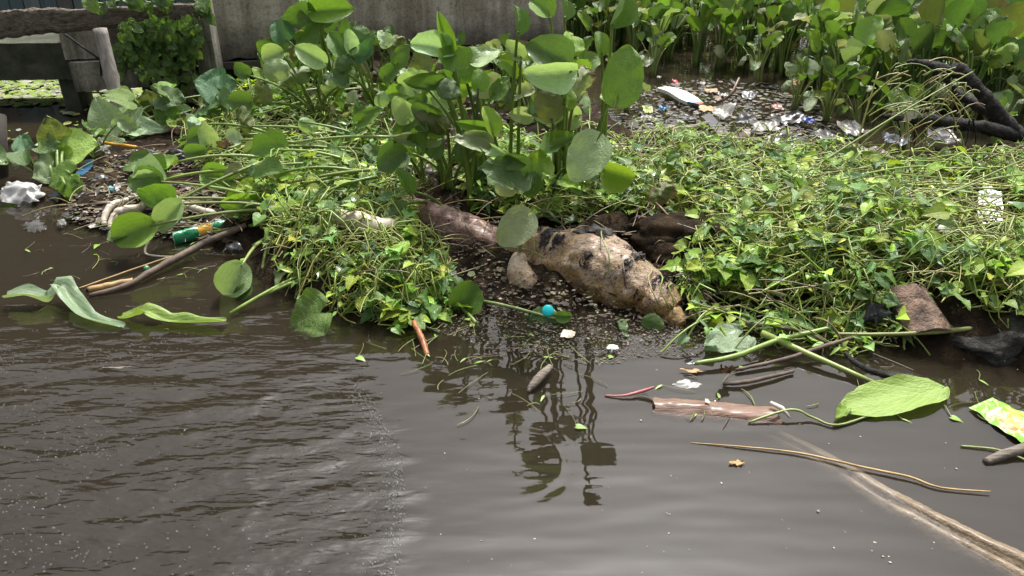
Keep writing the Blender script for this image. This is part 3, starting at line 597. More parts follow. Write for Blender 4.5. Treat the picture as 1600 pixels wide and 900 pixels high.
hero_plant((600, 240), [((560, 190), (600, 170), 26, 4.3, -.03, 'd', 'mid', 0, 0.1), ((590, 250), (570, 222), 26, 4.1, 0, 'h', 'dark', 10, 0.2), ((640, 225), (668, 246), 30, 4.0, -.03, 'c', 'dark', 0, 0.2), ((470, 190), (500, 208), 24, 4.4, 0, 'c', 'pale', 0, 0.2)], 'low water hyacinth half buried in the left creeper mat')
hero_plant((350, 215), [((330, 230), (318, 190), 30, 4.3, 0, 'd', 'pale', 10, 0.1), ((320, 235), (282, 240), 26, 4.2, 0, 'a', 'mid', 0, 0.15), ((345, 262), (318, 290), 20, 4.0, 0, 'c', 'fresh', 20, 0.05), ((360, 225), (345, 245), 26, 4.2, 0, 'f', 'brown', 0, 0.6, STB)], 'water hyacinth with pale folded leaves above the heap of rubbish')

# --- taro and other big leaved plants on the left
def taro_plant(root, leaves, label):
    rp = gm(*root); t = thing('taro_plant', label, 'plant', rp)
    for b_, tp, wpx, Y, dY, k_, co, ro, br in leaves:
        B = at(*b_, Y); T = at(*tp, Y + dY); put('leaf', TB[k_], frame(B, T, RAD(ro), 1.25 * wpx / ppm(B), Vector((.1, -.75, .8)).normalized()), t, [q_ * 1.25 for q_ in jit(G[co], 0.08)], br)
        stalk(rp + Vector((rng.uniform(-.03, .03), rng.uniform(-.03, .03), 0)), B, 0.012, 0.007, t, STG, lean=Vector((0, 0, 0.1)))
    return t
taro_plant((205, 215), [((172, 200), (146, 148), 46, 5.0, 0.05, 0, 'pale', 0, 0.1), ((192, 208), (214, 168), 34, 4.9, 0, 1, 'mint', 20, 0.05), ((210, 200), (252, 196), 30, 4.9, -.05, 1, 'mint', 0, 0.05), ((238, 165), (226, 138), 28, 5.1, 0, 2, 'olive', 0, 0.25), ((185, 215), (150, 222), 34, 4.8, -.05, 2, 'pale', 0, 0.05), ((262, 182), (248, 150), 30, 5.0, 0, 1, 'mid', 10, .05)], 'taro plant with broad pale veined leaves at the foot of the wooden post')
taro_plant((95, 290), [((92, 225), (74, 178), 44, 4.4, 0, 2, 'olive', 0, 0.15), ((100, 236), (152, 222), 60, 4.35, -.04, 0, 'lime', 0, 0.05), ((92, 250), (60, 214), 40, 4.3, 0, 1, 'fresh', 0, 0.05), ((80, 262), (52, 280), 44, 4.2, -.03, 2, 'pale', 0, 0.1), ((110, 272), (72, 290), 40, 4.05, -.03, 0, 'fresh', 0, 0.1), ((102, 290), (106, 318), 18, 3.95, 0, 1, 'mid', 0, 0.05), ((122, 285), (112, 305), 22, 4.0, 0, 0, 'mid', 0, 0.1)], 'taro plant with large pale leaves beside the white plastic bag')
taro_plant((350, 165), [((340, 138), (304, 122), 52, 5.2, -.05, 1, 'blue', 0, 0.05), ((345, 140), (372, 128), 40, 5.1, 0, 2, 'blue', 0, 0.2), ((356, 150), (340, 162), 30, 5.0, 0, 0, 'dark', 0, 0.05)], 'dark bluish taro plant at the corner of the concrete wall')
r5 = random.Random(5)
for px, py, lb in [(250, 205, 'low broad leaved plant behind the rubbish heap'), (302, 200, 'low broad leaved plant where the vine meets the left mat'), (150, 250, 'low broad leaved plant above the blue slipper'), (60, 275, 'low broad leaved plant at the water behind the white bag'), (290, 165, 'low dark plant under the climbing vine')]:
    rp = gm(px, py); t = thing('broadleaf_plant', lb, 'plant', rp)
    for k_ in range(7):
        an = r5.uniform(0, 6.28); e = rp + Vector((math.cos(an) * r5.uniform(.06, .2), math.sin(an) * r5.uniform(.05, .15), r5.uniform(.06, .24))); L = r5.uniform(.09, .18); ax_ = Vector((math.cos(an), math.sin(an), r5.uniform(-.5, .6))).normalized()
        put('leaf', r5.choice(TB + HB[:2] + HB[7:]), frame(e, e + ax_ * L, 0, L * r5.uniform(.8, 1.1), Vector((r5.uniform(-.3, .3), -.6, .9)).normalized()), t, jit(G[r5.choice(('mid', 'fresh', 'pale', 'dark', 'olive', 'blue'))], .15, r5), r5.choice((0, .1, .3))); stalk(rp, e, .006, .004, t, STG, .2)
def loose(name, mesh_, b_, tp, wpx, z0, z1, co, ro, br, label, cat='leaf', z_face=0.9, st=None):
    B = gp(*b_, z0); T = gp(*tp, z1); o = link(name, mesh_)
    o.matrix_local = frame(B, T, RAD(ro), wpx / ppm(B), Vector((0, -0.35, 1)).normalized() if z_face else None); o.color = (*G[co], br)
    tag(o, label, cat); return o
big = thing('floating_taro_leaf', 'large yellow green taro leaf floating flat at the lower right with its stalk', 'leaf', gp(1390, 640, 0.01))
TF = blade('taro_flat', M['taro'], 12, 18, cup=.04, wave=.05, curl=.01, seed=3.3, tm=.5, cord=.03); put('leaf', TF, frame(gp(1472, 606, 0.02), gp(1312, 642, 0.010), 0.0, 0.155, Vector((0, -0.15, 1)).normalized()), big, G['lime'], 0.05)
put('leaf_tip', VL[1], frame(gp(1322, 640, 0.018), gp(1306, 652, 0.03), 0.3, 0.05, Vector((0, -.3, 1))), big, G['bright'], 0.1)
m = MB(); m.tube([gp(1190, 520, 0.05), gp(1260, 552, 0.03), gp(1330, 582, 0.018), gp(1385, 606, 0.012)], [0.013, 0.012, 0.009, 0.006], 8); o = part('stalk', m, M['stalk'], big); o.color = (0.33, 0.42, 0.12, 0)
loose('floating_taro_leaf', TB[2], (1152, 528), (1096, 548), 62, 0.015, 0.02, 'mint', 0, 0.1, 'small pale taro leaf floating beside the cut green stalk right of the trunk')
# long wavy leaves floating on the left
def ribbon(pxs, wid_m, co, br, label, amp=0.03, mesh_mat='taro'):
    P = [gp(x, y, z) for x, y, z in pxs]; m = MB(); n = len(P) - 1
    def fn(u, v):
        f = v * n; i = min(int(f), n - 1); a = P[max(i - 1, 0)]; b = P[i]; c = P[i + 1]; d_ = P[min(i + 2, n)]; t_ = f - i
        p = 0.5 * ((2 * b) + (c - a) * t_ + (2 * a - 5 * b + 4 * c - d_) * t_ ** 2 + (3 * b - a - 3 * c + d_) * t_ ** 3)
        dr = (c - b); sd_ = Vector((-dr.y, dr.x, 0)).normalized(); s_ = (u - .5) * 2; w_ = wid_m * (half_w(0.04 + v * 0.92) * 0.9 + 0.1)
        return p + sd_ * s_ * w_ * 0.75 + Vector((0, 0, abs(s_) * w_ * 0.55 * (1 + 0.4 * nz(v * 6, 2)) + amp * s_ * nz(v * 5 + 3, s_) - 0.006))
    m.grid(fn, 8, 36); o = solo('floating_leaf', m, M[mesh_mat], label, 'leaf'); o.color = (*G[co], br)
ribbon([(8, 462, 0.04), (40, 458, 0.05), (75, 470, 0.012), (95, 445, 0.07), (112, 468, 0.03), (140, 496, 0.01), (192, 510, 0.004)], 0.058, 'mint', 0.15, 'long wavy pale green leaf floating at the far left')
ribbon([(188, 494, 0.008), (215, 490, 0.03), (232, 486, 0.04), (260, 500, 0.012), (300, 502, 0.012), (352, 500, 0.03)], 0.047, 'lime', 0.12, 'curled yellow green leaf floating left of centre, folded at its right end')
loose('floating_leaf', TB[1], (500, 488), (442, 512), 80, 0.05, 0.0, 'fresh', -20, 0.1, 'wet green leaf arching out of the water below the creeper')
loose('floating_leaf', HB[1], (1018, 512), (1024, 488), 36, 0.0, 0.06, 'mid', 0, 0.15, 'small dark green leaf standing up at the right end of the trunk', z_face=None)
loose('floating_leaf', HB[5], (975, 525), (948, 487), 24, 0.0, 0.04, 'dark', 0, 0.2, 'narrow half sunken dark leaf in front of the trunk', z_face=None)

# ================================================================== dense stand of hyacinths behind the pool
def proto_plant(r, n, hmin, hmax):
    """one prototype: list of (petiole mesh, blade index, matrix, colour, withering)"""
    out = []
    for i in range(n):
        a = 2 * math.pi * (i / n + r.uniform(-.06, .06)); h = r.uniform(hmin, hmax); droop = r.random() < 0.2
        out_r = r.uniform(0.05, 0.16) * (1.5 if droop else 1); h2 = h * (0.55 if droop else 1)
        P0 = Vector((0.02 * math.cos(a), 0.02 * math.sin(a), -0.03)); P2 = Vector((out_r * math.cos(a), out_r * math.sin(a), h2))
        m = MB(); pts = bez(P0, Vector((out_r * 0.25 * math.cos(a), out_r * 0.25 * math.sin(a), h * (0.75 if droop else 0.6))), P2, 7)
        m.tube(pts, [0.010 - 0.0055 * k_ / 6 for k_ in range(7)], 5)
        L = r.uniform(0.085, 0.20); el = r.uniform(0.5, 1.25) if not droop else r.uniform(-0.9, 0.1)
        ax = Vector((math.cos(a) * math.cos(el), math.sin(a) * math.cos(el), math.sin(el))); inn = Vector((-math.cos(a) * math.sin(el), -math.sin(a) * math.sin(el), math.cos(el)))
        mt = frame(P2, P2 + ax * L, r.uniform(-.8, .8), L * r.uniform(0.72, 1.05), inn)
        out.append((m.mesh('petiole', M['stalk']), r.choice((0, 1, 2, 3, 4, 6, 7)) if not droop else r.choice((2, 5, 3)), mt, r.choice(('fresh', 'mid', 'mid', 'dark', 'fresh', 'pale', 'olive', 'grey', 'bright')) if not droop else r.choice(('grey', 'pale', 'olive')), (r.choice((0, .1, .25, .35, .45)) if not droop else r.uniform(.3, .85))))
    return out
r2 = random.Random(21)
PR = [proto_plant(r2, r2.randint(7, 10), 0.30, 0.52) for _ in range(9)]
FIELD = np.array([gp(*p)[:2] for p in [(850, 85), (950, 100), (1080, 108), (1200, 112), (1265, 140), (1340, 185), (1480, 196), (1700, 205)]])
def field_front(x): return float(np.interp(x, FIELD[:, 0], FIELD[:, 1]))
spots = []
for k_ in range(6000):
    x = r2.uniform(0.25, 9.5); d_ = abs(r2.gauss(0, 1)) * 1.6 if k_ % 2 else r2.uniform(0, 5.5); y = field_front(x) + 0.06 + d_
    if abs(x) / (y * .883 + .5) > 0.74: continue
    sep = 0.19 + 0.03 * d_
    if all((x - a) ** 2 + (y - b) ** 2 > sep * sep for a, b in spots): spots.append((x, y))
    if len(spots) >= 285: break
for (x, y) in spots:
    near_right = x > 2.2 and y < 6.4
    t = thing('water_hyacinth', 'green water hyacinth in the dense stand on the right behind the charred branches' if near_right else 'green water hyacinth in the tall dense stand behind the littered pool', 'plant', (x, y, 0.0),
              'hyacinth stand on the right' if near_right else 'hyacinth stand behind the pool')
    t.rotation_euler = (r2.uniform(-.12, .12), r2.uniform(-.12, .12), r2.uniform(0, 6.28)); s_ = r2.uniform(0.85, 1.2); t.scale = (s_, s_, s_ * r2.uniform(.9, 1.15))
    tone = r2.uniform(0.95, 1.6)
    for pm, bi, mt, co, br in r2.choice(PR):
        o = link('petiole', pm, t); c_ = jit(r2.choice((STG, STL, STD)), .15, r2); o.color = (*c_, 0)
        o = link('leaf', HB[bi], t); o.matrix_local = mt; o.color = (*[q_ * tone for q_ in jit(G[co], .15, r2)], br)
# lone plants at the edges of the pool
for (px, py, lb) in [(1020, 118, 'water hyacinth with a sheaf of bright stalks at the back edge of the pool'), (1185, 130, 'small withered water hyacinth at the back right of the pool'), (1290, 190, 'water hyacinth with pale leaves at the right edge of the pool'), (1410, 235, 'water hyacinth leaning under the charred branches'), (1555, 235, 'water hyacinth at the right edge behind the charred branch'),
                     (1240, 170, 'low water hyacinth between the pool and the right hand stand'), (980, 175, 'short water hyacinth at the left edge of the pool'), (1340, 200, 'water hyacinth left of the charred branches')]:
    p = gp(px, py); t = thing('water_hyacinth', lb, 'plant', (p.x, p.y, 0)); t.rotation_euler = (r2.uniform(-.2, .2), r2.uniform(-.2, .2), r2.uniform(0, 6.28)); s_ = r2.uniform(.6, .95); t.scale = (s_,) * 3
    for pm, bi, mt, co, br in r2.choice(PR):
        o = link('petiole', pm, t); o.color = (*jit(STL, .15, r2), 0); o = link('leaf', HB[bi], t); o.matrix_local = mt; o.color = (*jit(G[co], .15, r2), br)

# smaller plants crowding the back of the bank
BACK = [(430, 120), (600, 108), (780, 118), (900, 165), (905, 205), (760, 205), (640, 215), (600, 235), (500, 200), (400, 190)]
def _inb():
    while True:
        x, y = r2.uniform(390, 930), r2.uniform(100, 290)
        if pin(x, y, BACK): return x, y
bsp = []
for _ in range(400):
    x, y = _inb(); p = gm(x, y)
    if all((p - q_).length > .2 for q_ in bsp): bsp.append(p)
    if len(bsp) >= 60: break
for p in bsp:
    t = thing('water_hyacinth', 'low water hyacinth crowded among others between the wall and the trunk', 'plant', p, 'low hyacinths at the back of the bank'); t.rotation_euler = (r2.uniform(-.3, .3), r2.uniform(-.3, .3), r2.uniform(0, 6.28)); s_ = r2.uniform(.5, .8) * (.75 if p.y < 4.2 or -1.15 < p.x < -.05 else 1); t.scale = (s_,) * 3; tone = r2.uniform(.9, 1.45)
    for pm, bi, mt, co, br in r2.choice(PR):
        o = link('petiole', pm, t); o.color = (*jit(r2.choice((STG, STL, STD)), .15, r2), 0); o = link('leaf', HB[bi], t); o.matrix_local = mt; o.color = (*[q_ * tone for q_ in jit(G[co], .15, r2)], br)

# fallen leaves on long stalks, all combed down towards the left
for k_ in range(34):
    x1, y1 = r2.uniform(380, 640), r2.uniform(130, 300); l_ = r2.uniform(.35, .7); p1 = gm(x1, y1, r2.uniform(.06, .16)); an = math.pi + r2.uniform(-.15, .75); p2 = p1 + Vector((math.cos(an) * l_, math.sin(an) * l_, 0)); p2.z = max(.01, mh(p2.x, p2.y)) + r2.uniform(.06, .2)
    t = thing('fallen_leaf', 'hyacinth leaf on a long stalk combed over the left mat towards the water', 'leaf', p1, 'fallen leaves on the left mat'); stalk(p1, p2, .009, .006, t, jit(r2.choice((STG, STL, (.28, .4, .08))), .12, r2), lean=Vector((0, 0, .05)))
    L = r2.uniform(.1, .19); ax_ = Vector((math.cos(an), math.sin(an), r2.uniform(-.7, .5))).normalized(); put('leaf', r2.choice(HB), frame(p2, p2 + ax_ * L, r2.uniform(-.6, .6), L * r2.uniform(.75, 1), Vector((r2.uniform(-.3, .3), -.6, 1)).normalized()), t, jit(G[r2.choice(('fresh', 'mid', 'pale', 'mid', 'bright', 'olive', 'mint'))], .12, r2), r2.choice((0, .1, .2, .4)))

# ================================================================== creeper mats
ZA = [(285, 200), (380, 150), (470, 165), (560, 185), (640, 240), (690, 290), (650, 320), (640, 360), (675, 395), (715, 445), (690, 480), (640, 505), (560, 478), (470, 440), (410, 400), (420, 350), (350, 320), (330, 280), (295, 250)]
ZB = [(690, 255), (760, 225), (850, 235), (960, 232), (1080, 222), (1200, 222), (1330, 250), (1450, 275), (1600, 250), (1700, 300), (1690, 478), (1560, 480), (1500, 462), (1440, 456), (1400, 460), (1345, 500), (1180, 488), (1090, 456), (1065, 420), (1100, 370), (1040, 340), (960, 345), (860, 345), (780, 335), (730, 318)]
ZE = [(1060, 430), (1180, 450), (1330, 470), (1400, 470), (1400, 530), (1330, 538), (1180, 512), (1080, 498)]
ZR = [(1170, 262), (1330, 255), (1600, 250), (1690, 300), (1690, 450), (1500, 445), (1330, 480), (1150, 460), (1110, 380)]
def in_px(P):
    x0 = min(p[0] for p in P); x1 = max(p[0] for p in P); y0 = min(p[1] for p in P); y1 = max(p[1] for p in P)
    while True:
        x, y = r2.uniform(x0, x1), r2.uniform(y0, y1)
        if pin(x, y, P): return x, y
LOBE = [[(0, 0), (-.30, -.22), (-.46, -.05), (-.30, .18), (-.34, .42), (-.14, .55), (0, 1), (.14, .55), (.34, .42), (.30, .18), (.46, -.05), (.30, -.22)],
        [(0, 0), (-.22, -.14), (-.42, .02), (-.45, .25), (-.30, .55), (-.12, .82), (0, 1), (.12, .82), (.30, .55), (.45, .25), (.42, .02), (.22, -.14)],
        [(0, 0), (-.4, -.28), (-.36, .05), (-.2, .3), (-.16, .55), (-.08, .8), (0, 1), (.08, .8), (.16, .55), (.2, .3), (.36, .05), (.4, -.28)],
        [(0, 0), (-.10, .08), (-.16, .25), (-.17, .45), (-.12, .7), (-.05, .9), (0, 1), (.05, .9), (.12, .7), (.17, .45), (.16, .25), (.10, .08)]]
def lobe_leaf(m, mat4, k_, col, fold=0.25):
    P = LOBE[k_]; ncv = 3; vs_ = [mat4 @ Vector((x, y, abs(x) * fold - 0.25 * y * y)) for x, y in P]; c0 = len(vs_)
    vs_ += [mat4 @ Vector((0, .28, -.02)), mat4 @ Vector((0, .62, -0.1))]
    a, b = c0, c0 + 1
    fs_ = [(0, 1, 2, a), (2, 3, a), (3, 4, b, a), (4, 5, b), (5, 6, b), (6, 7, b), (7, 8, b), (8, 9, a, b), (9, 10, a), (10, 11, 0, a)]
    fs_ = [tuple(reversed(f)) for f in fs_]
    cl = [tuple(q_ * (1.0 if i < c0 else 1.12) for q_ in col) for i in range(len(vs_))]
    m.add(vs_, fs_, [(0.5 + x, y) for x, y in P] + [(.5, .28), (.5, .62)], cl)
CG = [(0.20, 0.33, 0.045), (0.26, 0.40, 0.05), (0.13, 0.25, 0.05), (0.30, 0.41, 0.06), (0.08, 0.17, 0.045), (0.31, 0.38, 0.05), (0.22, 0.32, 0.12)]
CS = [(0.28, 0.38, 0.07), (0.36, 0.42, 0.10), (0.22, 0.30, 0.06), (0.40, 0.40, 0.14), (0.16, 0.22, 0.05)]
HOLES = [[(640, 318), (700, 325), (770, 348), (830, 342), (960, 364), (1030, 397), (1068, 460), (1065, 525), (770, 510), (735, 470), (705, 425), (680, 385)],
         [(526, 326), (612, 330), (614, 384), (526, 380)], [(625, 258), (715, 266), (735, 318), (640, 312)], [(1512, 275), (1584, 278), (1586, 362), (1514, 366)], [(1100, 430), (1200, 440), (1310, 462), (1300, 482), (1180, 478), (1095, 470)]]
def bare(p):
    x, y = proj(p); return any(pin(x, y, h) for h in HOLES)
def gappy(x, y): return nz(x * 3.1, y * 3.1, 5.5) + 0.5 * nz(x * 8, y * 8, 2.2)
def vine(px, py, length, up0, flat=0.5, zone=None):
    """a rambling stem over the bank: points and leaf frames"""
    p = gm(px, py, 0.0); a = r2.uniform(0, 6.28); step = length / 9; pts = []; h_ = up0; ph = r2.uniform(0, 6)
    for i in range(10):
        z0 = max(0.0, mh(p.x, p.y)); zz = z0 + max(0.006, h_ * (0.55 + 0.45 * math.sin(i * 0.9 + ph)) + 0.02 * r2.uniform(-1, 1))
        pts.append(Vector((p.x, p.y, zz))); a += r2.uniform(-.55, .55)
        p = p + Vector((math.cos(a), math.sin(a) * 0.8, 0)) * step
        if isl_sd(p.x, p.y) < -0.02: h_ = 0.012
        if (zone and not pin(*proj(p), zone)) or bare(p): a += 2.4; p = p + Vector((math.cos(a), math.sin(a) * .8, 0)) * step
    return pts
def leaf_frames(pts, n, smin, smax):
    out = []
    for i in range(n):
        f = r2.uniform(0.05, 0.98) * (len(pts) - 1); j = int(f); b = pts[j].lerp(pts[j + 1], f - j); a = r2.uniform(0, 6.28); el = r2.uniform(-.3, .75)
        tl = r2.uniform(0.015, 0.05); q_ = b + Vector((math.cos(a), math.sin(a), r2.uniform(0.3, 1.2))) * tl
        ax = Vector((math.cos(a) * math.cos(el), math.sin(a) * math.cos(el), math.sin(el) - .2)).normalized(); s_ = r2.uniform(smin, smax)
        nrm = Vector((r2.uniform(-.7, .7), r2.uniform(-.9, .4), 1)).normalized()
        out.append((b, q_, frame(q_, q_ + ax * s_, 0, s_ * r2.uniform(.85, 1.15), nrm)))
    return out
def mat_of_creeper(name, zone, nv, label, smin, smax, up_lo, up_hi, lanc=0.12, ln=(0.25, 0.7), nl=(6, 11)):
    ms, ml = MB(), MB()
    for _ in range(nv):
        px, py = in_px(zone); g0 = gm(px, py); g_ = gappy(g0.x, g0.y)
        if g_ < (-.02 if zone is ZB else -.10): continue
        up = r2.uniform(up_lo, up_hi) * (1 + .8 * max(-.3, g_)); pts = vine(px, py, r2.uniform(*ln), up, zone=zone); rd = r2.uniform(0.0016, 0.0036); c_ = jit(r2.choice(CS), .25, r2)
        ms.tube(pts, [rd] * 9 + [rd * .5], 4, False, c_); tone = r2.uniform(0.6, 1.85) * (1 + .5 * nz(g0.x * 1.7, g0.y * 1.7, 8.8)); sz = r2.choice((.7, .9, 1, 1.3, 1.7)); pool = r2.choice((CG, CG, CG[1:4], CG[4:5] + CG[2:3], CG[3:6])); thin = .66 if px > 1180 else .85
        for b, q_, mt in leaf_frames(pts, r2.randint(*nl) if r2.random() < thin else 0, smin * sz, smax * sz):
            if bare(q_): continue
            ms.tube([b, q_], 0.0011, 3, False, c_)
            k_ = 3 if r2.random() < lanc else r2.choice((0, 1, 1, 2)); col = r2.choice(pool) if r2.random() > .025 else G['yellow']
            lobe_leaf(ml, mt, k_, [q2 * tone for q2 in jit(col, .2, r2)])
    for _ in range(int(nv * .3)):                           # bare runners on top
        px, py = in_px(zone); pts = vine(px, py, r2.uniform(.3, .9), r2.uniform(up_hi * .7, up_hi * 1.45), zone=zone); rd = r2.uniform(.0018, .0042); ms.tube(pts, [rd] * 10, 4, False, jit(r2.choice(((.34, .45, .08), (.38, .46, .11), (.28, .40, .07), (.40, .40, .13))), .2, r2))
    if zone is ZB:
        for _ in range(270):                                 # long pale runners that lie across the right of the bank
            a_ = gm(*in_px(ZR)); an = r2.gauss(0.25, .5) + (math.pi if r2.random() < .5 else 0); l_ = r2.uniform(.25, .95); z0 = r2.uniform(.03, .17); b_ = a_ + Vector((math.cos(an) * l_, math.sin(an) * l_ * .8, 0)); a_.z += z0; b_.z = max(0, mh(b_.x, b_.y)) + r2.uniform(.01, .15)
            if not pin(*proj(b_), ZR): continue
            c1 = a_.lerp(b_, .5) + Vector((r2.uniform(-.06, .06), r2.uniform(-.06, .06), r2.uniform(-.01, .07))); ms.tube(bez(a_, c1, b_, 9), r2.uniform(.0018, .0046), 5, False, jit(r2.choice(((.36, .44, .09), (.32, .42, .08), (.40, .44, .12), (.26, .34, .07), (.36, .30, .12))), .25, r2))
    t = link(name, None); t.location = gm(*zone[len(zone) // 2]); stuff(t, label, 'creeper')
    stuff(part('foliage', ml, M['cleaf'], t, False, True)); stuff(part('stems', ms, M['cstalk'], t, True, True))
    return t
mat_of_creeper('creeper_mat', ZA, 900, 'tangled light green creeper covering the left part of the bank', 0.022, 0.052, 0.02, 0.13, nl=(4, 8))
mat_of_creeper('creeper_mat', ZB, 1750, 'tangled light green creeper covering the right part of the bank', 0.022, 0.055, 0.015, 0.12, 0.25, nl=(4, 8))
mat_of_creeper('creeper_fringe', ZE, 110, 'loose creeper stems trailing into the water along the right edge', 0.025, 0.055, 0.01, 0.08, 0.35, nl=(2, 6))
m = MB()
for _ in range(60):
    a_ = gm(r2.uniform(1080, 1520), r2.uniform(455, 500), r2.uniform(.03, .1)); an = r2.uniform(-2.6, -.4); l_ = r2.uniform(.15, .42); b_ = a_ + Vector((math.cos(an) * l_, math.sin(an) * l_ * .6, 0)); b_.z = r2.uniform(-.01, .01); m.tube(bez(a_, a_.lerp(b_, .45) + Vector((0, 0, r2.uniform(.02, .08))), b_, 9), r2.uniform(.002, .0045), 5, False, jit(r2.choice(((.30, .40, .08), (.24, .34, .07), (.34, .36, .12), (.2, .14, .08))), .2, r2))
    for f_ in range(r2.randint(0, 3)): p_ = a_.lerp(b_, r2.uniform(.2, .9)) + Vector((0, 0, .03)); s_ = r2.uniform(.03, .06); lobe_leaf(m, frame(p_, p_ + Vector((r2.uniform(-1, 1), -.5, -.3)).normalized() * s_, 0, s_ * .7, Vector((0, -.4, 1))), r2.choice((0, 1, 3)), jit(r2.choice(CG), .2, r2))
stuff(link('trailing_stems', m.mesh('trailing_stems', M['cstalk'], True, None, True)), 'long green stems trailing from the right bank into the water', 'stems')
# single vines one can tell apart on top of the mats
def vine_thing(px, py, up, label, group, n=10, smin=.045, smax=.085, length=None):
    pts = vine(px, py, length or r2.uniform(.35, .8), up, zone=ZA if 'left' in group else ZB); t = thing('creeping_vine', label, 'vine', pts[0], group); c_ = jit(r2.choice(CS[:4]), .15, r2)
    m = MB(); rd = r2.uniform(.0028, .0042); m.tube(pts, [rd] * 9 + [rd * .6], 6)
    fr_ = [q_ for q_ in leaf_frames(pts, n, smin, smax) if not bare(q_[1])]
    for b, q_, mt in fr_: m.tube([b, b.lerp(q_, .5) + Vector((0, 0, .005)), q_], .0014, 4, False)
    o = part('stem', m, M['stalk'], t); o.color = (*c_, 0); tone = r2.uniform(.8, 1.2)
    for b, q_, mt in fr_: put('leaf', r2.choice(VL), mt, t, [k_ * tone for k_ in jit(r2.choice(CG), .15, r2)], r2.choice((0, 0, 0, .1, .35)))
for i in range(34): vine_thing(*in_px(ZA), r2.uniform(.10, .17), 'light green creeping vine with lobed leaves on top of the left mat', 'vines on the left mat')
for i in range(64): vine_thing(*in_px(ZB), r2.uniform(.09, .16), 'light green creeping vine with lobed leaves on top of the right mat', 'vines on the right mat')

# climbing vine on the footbridge
t = thing('climbing_vine', 'dark green climbing vine hanging over the end of the footbridge', 'vine', at(260, 160, 5.6)); m = MB()
fr_ = []
for i in range(26):
    px = r2.uniform(195, 325); y1 = r2.uniform(60, 165); pts = [at(px + r2.uniform(-6, 6) + 8 * math.sin(k_), 34 - (px - 195) * .12 + r2.uniform(-4, 6) + y1 * k_ / 9, 5.62 + (px - 195) * .0022 + r2.uniform(-.05, .04)) for k_ in range(8)]
    m.tube(pts, .004, 5, False); fr_ += [(pts, r2.random()) for _ in range(9)]
o = part('stem', m, M['stalk'], t); o.color = (0.10, 0.13, 0.05, 0)
for pts, f in fr_:
    j = int(f * 6.99); b = pts[j].lerp(pts[j + 1], f * 6.99 - j) + Vector((r2.uniform(-.03, .03), r2.uniform(-.09, .01), 0)); s_ = r2.uniform(.05, .085); a = r2.uniform(-1.2, 1.2)
    put('leaf', r2.choice(VL), frame(b, b + Vector((math.sin(a), r2.uniform(-.3, .1), -math.cos(a) * .8)) * s_, 0, s_ * 1.0, Vector((r2.uniform(-.5, .5), -1, r2.uniform(.1, 1)))), t, jit(r2.choice((G['mid'], G['dark'], G['fresh'], G['mid'])), .15, r2), 0.05)
t = thing('rail_vine', 'leafy vine draped along the top of the wooden rail', 'vine', at(230, 8, 5.5)); m = MB(); pts = [at(140 + 27 * k_, 2 + 5 * math.sin(k_ * 2) + (12 if k_ == 7 else 0), 5.48 + .065 * k_) for k_ in range(8)]; m.tube(pts, .005, 5, False); o = part('stem', m, M['stalk'], t); o.color = (*STG, 0)
for i in range(30):
    f = r2.random() ** .8 * 6.99; j = int(f); b = pts[j].lerp(pts[j + 1], f - j) + Vector((0, r2.uniform(-.08, .0), r2.uniform(-.03, .06))); s_ = r2.uniform(.06, .1)
    put('leaf', r2.choice(VL), frame(b, b + Vector((r2.uniform(-1, 1), -.2, -r2.uniform(.2, 1))).normalized() * s_, 0, s_, Vector((r2.uniform(-.5, .5), -1, r2.uniform(.3, 1.2)))), t, jit(r2.choice((G['mid'], G['fresh'], G['dark'])), .15, r2), 0)

# ================================================================== the swollen trunk at the waterline
def spline(P, n):
    out = []; k_ = len(P) - 1
    for s_ in range(n + 1):
        f = s_ / n * k_; i = min(int(f), k_ - 1); u = f - i; a, b, c, d_ = [np.array(P[j]) for j in (max(i - 1, 0), i, i + 1, min(i + 2, k_))]
        out.append(0.5 * ((2 * b) + (c - a) * u + (2 * a - 5 * b + 4 * c - d_) * u * u + (3 * b - a - 3 * c + d_) * u ** 3))
    return out
def lump(ctrl, nl, nr, amp, seed, flat=1.0, mod=None):
    """ctrl: (photo x, photo y, centre height, radius m)"""
    C4 = spline([(*gp(x, y, z), r) for x, y, z, r in ctrl], nl); pts = [Vector(c[:3]) for c in C4]; rad = [max(0.004, c[3]) for c in C4]; m = MB()
    ups = Vector((0, 0, 1))
    def fn(u, v):
        f = v * nl; i = min(int(round(f)), nl); t_ = (pts[min(i + 1, nl)] - pts[max(i - 1, 0)]).normalized(); x = t_.cross(ups).normalized(); y = x.cross(t_); a = 2 * math.pi * u
        d_ = x * math.cos(a) + y * math.sin(a) * flat; p = pts[i]
        r = rad[i] * (1 + amp * nz(p.x * 6 + d_.x * 1.3 + seed, p.y * 6 + d_.y * 1.3, d_.z * 1.3 + seed) + amp * .45 * nz(p.x * 19 + d_.x * 3 + seed, p.y * 19 + d_.y * 3, d_.z * 3) + amp * .16 * nz(p.x * 60 + d_.x * 9, p.y * 60 + d_.y * 9, d_.z * 9)) * (mod(v, a) if mod else 1)
        return p + d_ * r
    m.grid(fn, nr, nl); n0 = nr + 1
    m.grid(lambda u, v: pts[0].lerp(fn(1 - u, 0), v), nr, 1); m.grid(lambda u, v: pts[-1].lerp(fn(u, 1), v), nr, 1)
    return m, fn
tk = thing('decayed_trunk', 'swollen pale crusted decayed trunk with dark peeling patches lying at the waterline', 'trunk', gp(930, 480, 0))
def folds(v, a):
    return 1 - .13 * math.exp(-((v - .23 - .03 * math.sin(a * 2)) / .022) ** 2) - .10 * math.exp(-((v - .47 + .05 * math.sin(a + 1)) / .03) ** 2) * max(0, math.sin(a + .6)) - .16 * math.exp(-((v - .80 - .02 * math.sin(a * 3)) / .016) ** 2) - .08 * math.exp(-((v - .66 + .06 * math.sin(a * 1.3)) / .02) ** 2)
